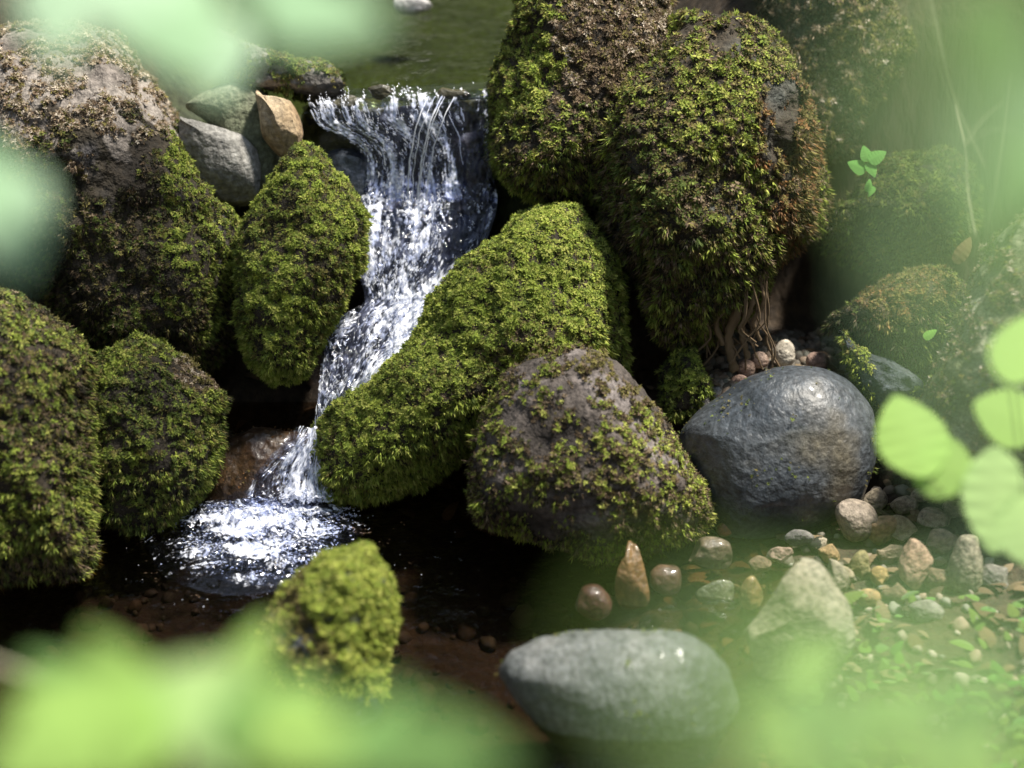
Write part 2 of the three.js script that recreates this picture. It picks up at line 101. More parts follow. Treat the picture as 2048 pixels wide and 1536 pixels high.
{
  const axis = (lo, hi, c0, c1, fine) => { const a = []; for (let t = lo; t < c0;) { a.push(t); t += Math.max(fine, (c0 - t) * 0.14); } for (let t = c0; t <= c1; t += fine) a.push(t); for (let t = c1 + fine; t < hi;) { a.push(t); t += Math.max(fine, (t - c1) * 0.16); } a.push(hi); return a; };
  const xs = axis(-60, 60, -1.3, 1.4, 0.016), zs = axis(-60, 60, -1.4, 1.1, 0.016), pos = [], uv = [], col = [], idx = [];
  for (const z of zs) for (const x of xs) {
    pos.push(x, groundY(x, z), z); uv.push(x / 0.3, z / 0.3);
    const n = fbm(x * 6, 0, z * 6, 4), m = fbm(x * 1.4, 4, z * 1.4, 3);
    const c = z > -0.12 && x < 0.16 + 0.2 * m ? [0.03 + 0.04 * n, 0.022 + 0.028 * n, 0.018 + 0.02 * n] : z < -0.56 && z > -2.4 && Math.abs(x + 0.26) < 0.5 ? [0.06 + 0.06 * n, 0.075 + 0.07 * n, 0.03] : z < -2 ? [0.035 + 0.03 * m, 0.05 + 0.05 * m, 0.02] : [0.055 + 0.05 * n, 0.038 + 0.032 * n, 0.022 + 0.018 * n];
    col.push(...c.map((k) => Math.max(0.008, k)));
  }
  for (let j = 0; j < zs.length - 1; j++) for (let i = 0; i < xs.length - 1; i++) { const a = j * xs.length + i, b = a + xs.length; idx.push(a, b, a + 1, a + 1, b, b + 1); }
  const g = new THREE.BufferGeometry();
  g.setAttribute('position', new THREE.Float32BufferAttribute(pos, 3)); g.setAttribute('uv', new THREE.Float32BufferAttribute(uv, 2)); g.setAttribute('color', new THREE.Float32BufferAttribute(col, 3));
  g.setIndex(idx); g.computeVertexNormals();
  structure('ground', g, soilStone);
}

// ---------- rocks ----------
const P = 27 * Math.PI / 180, AY = V(0, Math.cos(P), -Math.sin(P)), AZ = V(0, Math.sin(P), Math.cos(P));   // most boulders lean back against the slope
const unitBall = {};
function ball(detail) { if (!unitBall[detail]) { const g = new THREE.IcosahedronGeometry(1, detail); g.deleteAttribute('uv'); g.deleteAttribute('normal'); unitBall[detail] = mergeVertices(g, 1e-5); } return unitBall[detail]; }
function radiusAt(outline) {
  const pts = outline.map(([x, y]) => V(x, y, 0)), cv = new THREE.CatmullRomCurve3(pts, true, 'centripetal'), s = cv.getPoints(720), tab = new Float32Array(721).fill(-1);
  for (const q of s) { const k = Math.round((Math.atan2(q.y, q.x) / (2 * Math.PI) + 0.5) * 720); tab[k] = Math.max(tab[k], Math.hypot(q.x, q.y)); }
  tab[0] = tab[720] = Math.max(tab[0], tab[720]);
  const known = [...tab.keys()].filter((k) => tab[k] > 0);
  if (tab[0] < 0) tab[0] = tab[720] = tab[known[0]];
  for (let k = 1, last = 0; k <= 720; k++) if (tab[k] > 0) { for (let j = last + 1; j < k; j++) tab[j] = lerp(tab[last], tab[k], (j - last) / (k - last)); last = k; }
  const sm = tab.map((_, k) => { let a = 0; for (let j = -5; j <= 5; j++) a += tab[(k + j + 720) % 720]; return a / 11; });
  return (th) => { const f = (th / (2 * Math.PI) + 0.5) * 720, k = Math.floor(f) % 720; return lerp(sm[k], sm[(k + 1) % 720], f - Math.floor(f)); };
}
function rockGeometry({ outline, front = 0.2, back = 0.2, detail = 36, rough = 0.015, freq = 5, facet = 0, e = 0.85, lean = 0, seed = 1, tint, lump = 0 }) {
  const g = ball(detail).clone(), p = g.attributes.position, R = radiusAt(outline), q = V(), n = p.count;
  for (let i = 0; i < n; i++) {
    q.fromBufferAttribute(p, i);
    const s = Math.hypot(q.x, q.y), th = Math.atan2(q.y, q.x), r = R(th) * 1.025 * Math.pow(s, e), z = Math.sign(q.z) * Math.pow(Math.abs(q.z), e) * (q.z > 0 ? front : back);
    const x = (s > 1e-6 ? q.x / s : 0) * r, y = (s > 1e-6 ? q.y / s : 0) * r;
    p.setXYZ(i, x, y, z + lean * y * s);
  }
  g.computeVertexNormals();
  const nn = g.attributes.normal.clone(), w = V();
  for (let i = 0; i < n; i++) {
    q.fromBufferAttribute(p, i); w.fromBufferAttribute(nn, i);
    let d = (lump > 0.01 ? 2.3 : 1.6) * rough * fbm(q.x * freq + seed * 3.1, q.y * freq + seed, q.z * freq - seed * 2, 5);
    if (lump) d += lump * fbm(q.x * 20 + seed, q.y * 20, q.z * 20, 3);
    if (facet) { let m = 0; for (let k = 0; k < 9; k++) { const a = V(N(k * 3.7, seed * 2.3, 0.5), N(k * 5.1, seed * 1.7, 9.5), N(k * 2.9, seed * 4.1, 4.5)).normalize(); m = Math.max(m, a.dot(w)); } d -= facet * Math.max(0, m - 0.6) * 1.6; }
    q.addScaledVector(w, d);
    const X = q.x, Y = AY.y * q.y + AZ.y * q.z, Z = AY.z * q.y + AZ.z * q.z;
    p.setXYZ(i, X, Y, Z);
  }
  g.computeVertexNormals();
  const col = new Float32Array(n * 3);
  for (let i = 0; i < n; i++) {
    q.fromBufferAttribute(p, i);
    const c = tint(q); col.set(c, i * 3);
  }
  g.setAttribute('color', new THREE.BufferAttribute(col, 3));
  return g;
}
// texture coordinates in metres, each face from the side it looks to most
function boxed(geo) {
  const g = geo.toNonIndexed(), p = g.attributes.position, uv = new Float32Array(p.count * 2), a = V(), b = V(), c = V(), n = V();
  for (let i = 0; i < p.count; i += 3) {
    a.fromBufferAttribute(p, i); b.fromBufferAttribute(p, i + 1); c.fromBufferAttribute(p, i + 2);
    n.subVectors(b, a).cross(c.clone().sub(a)); const x = Math.abs(n.x), y = Math.abs(n.y), z = Math.abs(n.z);
    [a, b, c].forEach((q, k) => { const [u, v] = x > y && x > z ? [q.z + 0.3, q.y] : y > z ? [q.x + 0.7, q.z] : [q.x, q.y + 0.11]; uv[(i + k) * 2] = u / 0.2; uv[(i + k) * 2 + 1] = v / 0.2; });
  }
  g.setAttribute('uv', new THREE.BufferAttribute(uv, 2)); return mergeVertices(g, 1e-6);
}
// mottled mineral colour from a list of linear colours
const mottle = (cols, f = 7, seed = 1, spread = 1.3) => (q) => {
  const t = Math.min(0.999, Math.max(0, 0.5 + spread * fbm(q.x * f + seed * 9, q.y * f, q.z * f - seed * 4, 5))) * (cols.length - 1), k = Math.floor(t), u = t - k;
  return [0, 1, 2].map((c) => lerp(cols[k][c], cols[Math.min(k + 1, cols.length - 1)][c], u));
};

// ---------- moss sprigs ----------
function sprig(blades, len, wid, spread, seed, stem = 0) {
  const r = rng(seed), pos = [], idx = [];
  for (let b = 0; b < blades; b++) {
    const a = (b + r() * 0.8) / blades * 6.283, tilt = spread * (0.35 + 0.75 * r()), l = len * (0.7 + 0.6 * r()), w = wid * (0.8 + 0.5 * r()), y0 = stem * (0.3 + 0.7 * r());
    const ox = Math.cos(a), oz = Math.sin(a), tx = -oz, tz = ox, at = (t) => { const k = tilt * (0.6 + 0.7 * t); return [ox * l * t * Math.sin(k), y0 + l * t * Math.cos(k), oz * l * t * Math.sin(k)]; };
    const k = pos.length / 3, p0 = at(0), p1 = at(0.5), p2 = at(1);
    pos.push(p0[0], p0[1], p0[2], p1[0] + tx * w / 2, p1[1], p1[2] + tz * w / 2, p1[0] - tx * w / 2, p1[1], p1[2] - tz * w / 2, ...p2);
    idx.push(k, k + 1, k + 2, k + 1, k + 3, k + 2);
  }
  const g = new THREE.BufferGeometry(); g.setAttribute('position', new THREE.Float32BufferAttribute(pos, 3)); g.setIndex(idx); g.computeVertexNormals(); return g;
}
const starSprig = sprig(6, 0.0054, 0.0026, 1.3, 5, 0.005), tuftSprig = sprig(6, 0.007, 0.0019, 0.8, 8, 0.002), strandSprig = sprig(5, 0.012, 0.0019, 0.45, 11, 0.003);
const PAL = {
  lime: [[0.31, 0.36, 0.06], [0.26, 0.33, 0.052], [0.4, 0.42, 0.1], [0.18, 0.235, 0.038]],
  green: [[0.11, 0.148, 0.033], [0.16, 0.2, 0.045], [0.075, 0.105, 0.024], [0.2, 0.235, 0.05]],
  olive: [[0.14, 0.125, 0.036], [0.18, 0.155, 0.05], [0.1, 0.09, 0.028], [0.23, 0.2, 0.065]],
  brown: [[0.12, 0.083, 0.048], [0.16, 0.115, 0.068], [0.075, 0.053, 0.032], [0.24, 0.18, 0.115]],
  dark: [[0.036, 0.032, 0.02], [0.05, 0.046, 0.026], [0.028, 0.024, 0.017], [0.07, 0.075, 0.026]],
  straw: [[0.38, 0.31, 0.22], [0.3, 0.23, 0.16], [0.52, 0.45, 0.36], [0.22, 0.155, 0.1]],
  rust: [[0.24, 0.12, 0.045], [0.3, 0.17, 0.07], [0.17, 0.09, 0.04], [0.2, 0.155, 0.055]],
};
function addMoss(group, geo, o) {
  const { density = 85000, size = 1, mix = ['dark', 'green', 'lime'], freq = 7, jitter = 0.45, bias = 0, bare = -9, bareFreq = 13, patches = [], seed = 1, minY = -0.015, sprigGeo, hang = 0.5, gap = 0.85 } = o;
  const r = rng(seed * 977 + 13), p = geo.attributes.position, nr = geo.attributes.normal, ix = geo.index, lists = [[], [], []], base = group.position;
  const A = V(), B = V(), C = V(), q = V(), n = V(), g = V(), m = new THREE.Matrix4(), X = V(), Z = V(), S = V(), view = V();
  let carry = 0;
  for (let t = 0; t < ix.count; t += 3) {
    const ia = ix.getX(t), ib = ix.getX(t + 1), ic = ix.getX(t + 2);
    A.fromBufferAttribute(p, ia); B.fromBufferAttribute(p, ib); C.fromBufferAttribute(p, ic);
    carry += X.subVectors(B, A).cross(Z.subVectors(C, A)).length() / 2 * density;
    while (carry > 0) {
      carry -= 1; if (r() > 1) continue;
      let u = r(), v = r(); if (u + v > 1) { u = 1 - u; v = 1 - v; }
      q.copy(A).multiplyScalar(1 - u - v).addScaledVector(B, u).addScaledVector(C, v);
      n.fromBufferAttribute(nr, ia);
      if (q.y + base.y < minY || n.z < -0.55) continue;
      // rock's own picture of itself: x across, h up its leaning face
      const hx = q.x, hy = q.dot(AY);
      let names = mix, bareHere = bare, biasHere = bias;
      const wob = fbm(q.x * 11 + seed, q.y * 11, q.z * 11, 3);
      for (const pt of patches) if (Math.hypot((hx - pt.x) / (pt.sx ?? 1), (hy - pt.y) / (pt.sy ?? 1)) + wob * pt.r * 1.3 < pt.r) { if (pt.mix) names = pt.mix; if (pt.bare !== undefined) bareHere = pt.bare; if (pt.bias !== undefined) biasHere = pt.bias; }
      if (fbm(q.x * bareFreq - seed * 2, q.y * bareFreq, q.z * bareFreq + seed, 5) + (r() - 0.5) * 0.3 < bareHere) continue;
      const cl = fbm(q.x * 46 - seed, q.y * 46, q.z * 46 + seed, 3);            // cushions a couple of centimetres across, with gaps between
      if (cl < -0.07 && r() < gap) continue;
      const c = 0.5 + 1.0 * fbm(q.x * freq + seed * 5, q.y * freq - seed, q.z * freq, 4) + 1.0 * cl + (r() - 0.5) * jitter * 2 + biasHere, k = Math.min(names.length - 1, Math.max(0, Math.floor(c * names.length)));
      const col = PAL[names[k]][Math.floor(r() * 4)], j = 0.8 + 0.4 * r();
      g.copy(n); g.y += n.y > 0.25 ? 0.25 : -hang; g.x += (r() - 0.5) * 0.7; g.y += (r() - 0.5) * 0.7; g.z += (r() - 0.5) * 0.7; g.normalize();
      X.set(r() - 0.5, r() - 0.5, r() - 0.5).cross(g).normalize(); Z.crossVectors(X, g);
      const sc = (n.y < 0.05 && hang > 0.7 ? 1.1 : 1) * size * (0.65 + 0.7 * r()) * (0.95 + 1.1 * cl), low = n.y < 0.05 && hang > 0, kind = low && r() < 0.7 ? 2 : r() < 0.6 ? 0 : 1;
      S.copy(q).addScaledVector(n, -0.002 + 0.016 * Math.max(0, cl));
      m.makeBasis(X.multiplyScalar(sc), g.multiplyScalar(sc), Z.multiplyScalar(sc)).setPosition(S);
      lists[kind].push({ m: m.clone(), c: rgb(col[0] * j, col[1] * j, col[2] * j) });
    }
  }
  [starSprig, tuftSprig, strandSprig].forEach((s, i) => { if (lists[i].length) instances(['moss', 'moss_tufts', 'hanging_moss'][i], s, mossMat, lists[i], group); });
  mossCount += lists[0].length + lists[1].length + lists[2].length;
}
let mossCount = 0;
const humus = [[0.018, 0.014, 0.01], [0.04, 0.03, 0.018], [0.06, 0.048, 0.03]], greys = [[0.1, 0.095, 0.09], [0.2, 0.19, 0.18], [0.33, 0.31, 0.28]], slate = [[0.03, 0.038, 0.05], [0.062, 0.077, 0.096], [0.11, 0.126, 0.145]];
const BOULDERS = [
  // key, name, label, geometry options, tint, moss options, material
  ['backLeft', 'mossy_boulder', 'large boulder at the upper left with pale dry top and mossy face coloured dark for shade', { front: 0.26, back: 0.3, rough: 0.035, freq: 4, lean: -0.15, detail: 44 }, (() => { const pale = mottle([[0.07, 0.06, 0.05], [0.28, 0.25, 0.23], [0.5, 0.46, 0.42]], 8, 2, 1.2), low = mottle(humus.concat([[0.09, 0.085, 0.09]]), 8, 2); return (q) => { const h = q.dot(AY) - 0.13 + 0.3 * fbm(q.x * 7, q.y * 7, q.z * 7, 4); return h > 0 ? pale(q) : low(q); }; })(),  // lower face tinted near-black: shade put into the stone and dark moss colours
    { mix: ['dark', 'dark', 'dark', 'brown', 'olive', 'green'], bias: -0.1, size: 0.9, patches: [{ x: -0.02, y: 0.27, r: 0.24, sx: 1.6, sy: 0.75, mix: ['brown', 'straw', 'straw', 'olive', 'straw'], bare: -0.02, bias: 0 }, { x: 0.27, y: -0.05, r: 0.12, sy: 1.8, mix: ['dark', 'olive', 'green', 'lime'], bias: 0.05 }, { x: 0.03, y: 0.06, r: 0.06, sx: 1.6, bare: 0.1 }] }],
  ['egg', 'mossy_boulder', 'egg-shaped bright green mossy boulder left of the waterfall', { front: 0.15, back: 0.16, rough: 0.012, freq: 6 }, mottle(humus, 8, 3),
    { mix: ['dark', 'olive', 'green', 'lime', 'lime'], bias: 0.08, gap: 0.5, freq: 8, size: 0.85, density: 121799, jitter: 0.3 }],
  ['leftFront', 'mossy_boulder', 'tall rounded mossy boulder cut by the left edge', { front: 0.18, back: 0.18, rough: 0.015 }, mottle(humus, 7, 4),
    { mix: ['dark', 'brown', 'olive', 'green', 'lime'], bias: 0.02, size: 1.15, density: 73080, hang: 0.9 }],
  ['leftRound', 'mossy_boulder', 'low round dark green mossy boulder beside the foam', { front: 0.15, back: 0.15, rough: 0.015 }, mottle(humus, 7, 5),
    { mix: ['dark', 'green', 'green', 'olive', 'lime'], bias: -0.05, size: 0.95, hang: 0.8, patches: [{ x: 0.1, y: 0.12, r: 0.05, mix: ['brown', 'straw', 'olive'] }] }],
  ['centre', 'mossy_boulder', 'big bright lime mossy boulder in the centre, right of the cascade', { front: 0.2, back: 0.2, rough: 0.02, freq: 4.5, detail: 44 }, mottle(humus, 7, 6),
    { mix: ['brown', 'olive', 'green', 'lime', 'lime'], bias: 0.28, gap: 0.5, size: 1.0, density: 91350, hang: 0.8, patches: [{ x: 0.12, y: 0.22, r: 0.02, sx: 2.2, bare: -0.05 }] }],
  ['frontDome', 'mossy_boulder', 'domed grey-brown boulder with patchy moss standing in the pool', { front: 0.17, back: 0.17, rough: 0.016, e: 0.8 }, mottle([[0.04, 0.032, 0.028], [0.09, 0.075, 0.065], [0.17, 0.145, 0.135], [0.3, 0.27, 0.27]], 8, 7),
    { mix: ['dark', 'brown', 'brown', 'brown', 'olive', 'lime'], bias: 0.02, jitter: 0.6, size: 1.0, density: 78400, bare: -0.08, hang: 0.3, patches: [{ x: 0.07, y: 0.14, r: 0.085, sx: 1.4, bare: 0.22, mix: ['brown', 'olive'] }, { x: -0.05, y: -0.12, r: 0.07, sx: 1.6, bare: 0.14 }] }],
  ['greyWet', 'wet_boulder', 'smooth bare slate-grey wet boulder on the right', { front: 0.16, back: 0.16, rough: 0.01, e: 0.82 }, mottle(slate.concat([[0.17, 0.155, 0.115]]), 6, 8, 1), { mix: ['olive', 'green'], density: 9000, size: 0.6, bare: 0.2 }, 'wet'],
  ['upperA', 'mossy_boulder', 'tall mossy boulder immediately right of the waterfall lip', { front: 0.2, back: 0.22, rough: 0.03, freq: 4, detail: 44 }, mottle(humus, 7, 9),
    { mix: ['dark', 'brown', 'olive', 'green', 'lime'], bias: 0.0, jitter: 0.5, size: 1.05, patches: [{ x: -0.1, y: 0.08, r: 0.09, sy: 2, mix: ['dark', 'olive', 'green', 'lime'], bias: 0.1 }, { x: 0.12, y: 0.1, r: 0.13, sy: 1.6, mix: ['brown', 'brown', 'olive', 'straw'] }] }],
  ['upperB', 'mossy_boulder', 'huge shaggy overhanging boulder with yellow-green star moss', { front: 0.26, back: 0.24, rough: 0.04, freq: 3.6, detail: 48 }, mottle(humus.concat([[0.1, 0.11, 0.1]]), 7, 10),
    { mix: ['dark', 'brown', 'brown', 'olive', 'olive', 'green', 'lime'], bias: 0.02, size: 1.25, density: 85260, jitter: 0.55, hang: 0.8, patches: [{ x: 0.16, y: 0.02, r: 0.07, sy: 2.2, mix: ['rust', 'brown', 'rust', 'olive'] }, { x: 0.13, y: 0.07, r: 0.045, sy: 2.4, sx: 0.8, bare: 0.35 }, { x: 0.01, y: 0.29, r: 0.05, sx: 1.5, bare: 0.1 }, { x: -0.14, y: -0.08, r: 0.1, sy: 1.7, mix: ['dark', 'brown', 'brown', 'olive', 'green'] }] }],
  ['upperC', 'mossy_boulder', 'brown mossy boulder in the upper right background', { front: 0.2, back: 0.25, rough: 0.03 }, mottle(humus, 7, 11), { mix: ['dark', 'brown', 'brown', 'straw', 'olive'], size: 1.2, density: 64959 }],
  ['rightA', 'mossy_boulder', 'dark mossy boulder under the small seedling', { front: 0.16, back: 0.2, rough: 0.035, freq: 6 }, mottle(humus, 7, 12), { mix: ['dark', 'dark', 'olive', 'green'], size: 1.2, density: 77140, patches: [{ x: 0.08, y: 0.08, r: 0.08, mix: ['brown', 'olive', 'green', 'green'] }] }],
  ['rightB', 'mossy_boulder', 'small dark mossy boulder with brown crown above the wedge stone', { front: 0.13, back: 0.14, rough: 0.02 }, mottle(humus, 7, 13), { mix: ['dark', 'dark', 'brown', 'green'], size: 1.15, hang: 0.9, patches: [{ x: 0.02, y: 0.06, r: 0.06, sx: 1.4, mix: ['brown', 'brown', 'rust', 'olive'] }] }],
  ['wedge', 'mossy_rock', 'grey wedge-shaped rock with a mossy left shoulder', { front: 0.07, back: 0.09, rough: 0.012, facet: 0.04 }, mottle(slate, 9, 14), { mix: ['olive', 'green', 'lime'], bias: 0.1, size: 0.85, bare: 0.02, patches: [{ x: 0.05, y: 0, r: 0.06, bare: 0.3 }] }],
  ['rightLichen', 'lichen_boulder', 'large pale green lichen-streaked boulder cut by the right edge', { front: 0.2, back: 0.25, rough: 0.02 }, mottle([[0.09, 0.1, 0.05], [0.16, 0.18, 0.09], [0.28, 0.29, 0.2], [0.36, 0.37, 0.28]], 7, 15), { mix: ['brown', 'olive', 'olive', 'green', 'straw'], size: 0.9, density: 48720, bare: 0.0 }],
  ['brightFront', 'mossy_rock', 'upright rock capped with bright yellow-green moss in the near pool', { front: 0.1, back: 0.1, rough: 0.015 }, mottle(slate, 8, 16), { mix: ['lime', 'lime', 'lime'], bias: 0.3, gap: 0.3, size: 1.0, density: 121799, jitter: 0.25, hang: 0.9, patches: [{ x: -0.11, y: -0.02, r: 0.08, sy: 1.6, bare: -0.25, mix: ['brown', 'olive', 'olive', 'lime'], bias: 0 }, { x: 0.0, y: -0.19, r: 0.07, sx: 2, bare: 0.4 }] }],
  ['greyFront', 'river_rock', 'broad grey speckled rock lying in the near water', { front: 0.1, back: 0.1, rough: 0.02, freq: 5 }, mottle([[0.04, 0.048, 0.05], [0.08, 0.095, 0.1], [0.15, 0.165, 0.175], [0.3, 0.31, 0.32]], 5, 17, 1.3), { mix: ['olive', 'green'], density: 9000, size: 0.7, bare: 0.24 }, 'damp'],
  ['paleCone', 'river_rock', 'pale buff pointed rock beside the near gravel', { front: 0.08, back: 0.09, rough: 0.012, facet: 0.03 }, mottle([[0.2, 0.19, 0.13], [0.34, 0.31, 0.24], [0.42, 0.4, 0.33]], 9, 18), null],
  ['backGrey', 'river_rock', 'greenish grey upright stone behind the egg-shaped boulder', { front: 0.07, back: 0.08, rough: 0.008 }, mottle([[0.12, 0.14, 0.08], [0.23, 0.26, 0.17], [0.34, 0.36, 0.28]], 8, 19), null],
  ['backSlab', 'river_rock', 'flat pale slab wedged behind the large upper left boulder', { front: 0.06, back: 0.08, rough: 0.008, facet: 0.03 }, mottle([[0.2, 0.2, 0.19], [0.33, 0.33, 0.32], [0.45, 0.45, 0.43]], 8, 20), null],
  ['backTan', 'river_rock', 'rounded tan stone left of the waterfall lip', { front: 0.055, back: 0.06, rough: 0.006, facet: 0.03 }, mottle([[0.3, 0.2, 0.11], [0.46, 0.35, 0.22], [0.58, 0.48, 0.34]], 9, 21), null],
  ['capStone', 'river_rock', 'grey stone on the bank at the top left', { front: 0.08, back: 0.1, rough: 0.01 }, mottle(greys, 7, 22), null],
  ['lipStone', 'mossy_rock', 'low mossy stone beside the upper pool', { front: 0.06, back: 0.1, rough: 0.012 }, mottle(greys, 8, 23), { mix: ['dark', 'olive', 'green'], size: 0.9, bare: 0.02 }],
  ['underFall', 'wet_boulder', 'small grey wet stone under the left thread of the waterfall', { front: 0.06, back: 0.08, rough: 0.012 }, mottle(slate, 9, 24), null, 'wet'],
  ['fallPillar', 'wet_boulder', 'dark wet rock pillar at the right of the waterfall', { front: 0.055, back: 0.1, rough: 0.022, freq: 11 }, mottle([[0.012, 0.01, 0.01], [0.03, 0.022, 0.02], [0.06, 0.045, 0.04]], 9, 25), null, 'wet'],
  ['lipBlock', 'wet_boulder', 'dark wet ledge the waterfall drops over', { front: 0.055, back: 0.12, rough: 0.02, freq: 9 }, mottle([[0.04, 0.045, 0.012], [0.09, 0.09, 0.025], [0.17, 0.13, 0.04]], 9, 26), null, 'wet'],
  ['stepStone', 'wet_boulder', 'low brown wet step stone behind the foam', { front: 0.08, back: 0.14, rough: 0.02, freq: 9 }, mottle([[0.03, 0.014, 0.006], [0.07, 0.035, 0.014], [0.12, 0.07, 0.03]], 9, 27), { mix: ['dark', 'brown', 'rust'], size: 0.6, density: 32479, bare: 0.12 }, 'wet'],
  ['cornerStone', 'mossy_rock', 'small green mossy stone tucked under the overhanging boulder', { front: 0.06, back: 0.07, rough: 0.015 }, mottle(humus, 8, 28), { mix: ['dark', 'green', 'green', 'lime'], size: 1 }],
];
BOULDERS.forEach(([key, name, label, opt, tint, moss, mat], i) => {
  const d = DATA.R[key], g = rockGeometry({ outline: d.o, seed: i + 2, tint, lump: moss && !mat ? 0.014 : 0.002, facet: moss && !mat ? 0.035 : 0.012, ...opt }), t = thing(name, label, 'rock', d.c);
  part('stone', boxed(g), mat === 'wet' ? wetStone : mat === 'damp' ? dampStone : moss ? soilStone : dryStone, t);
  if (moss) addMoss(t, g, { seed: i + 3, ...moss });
});
console.log('moss', mossCount);

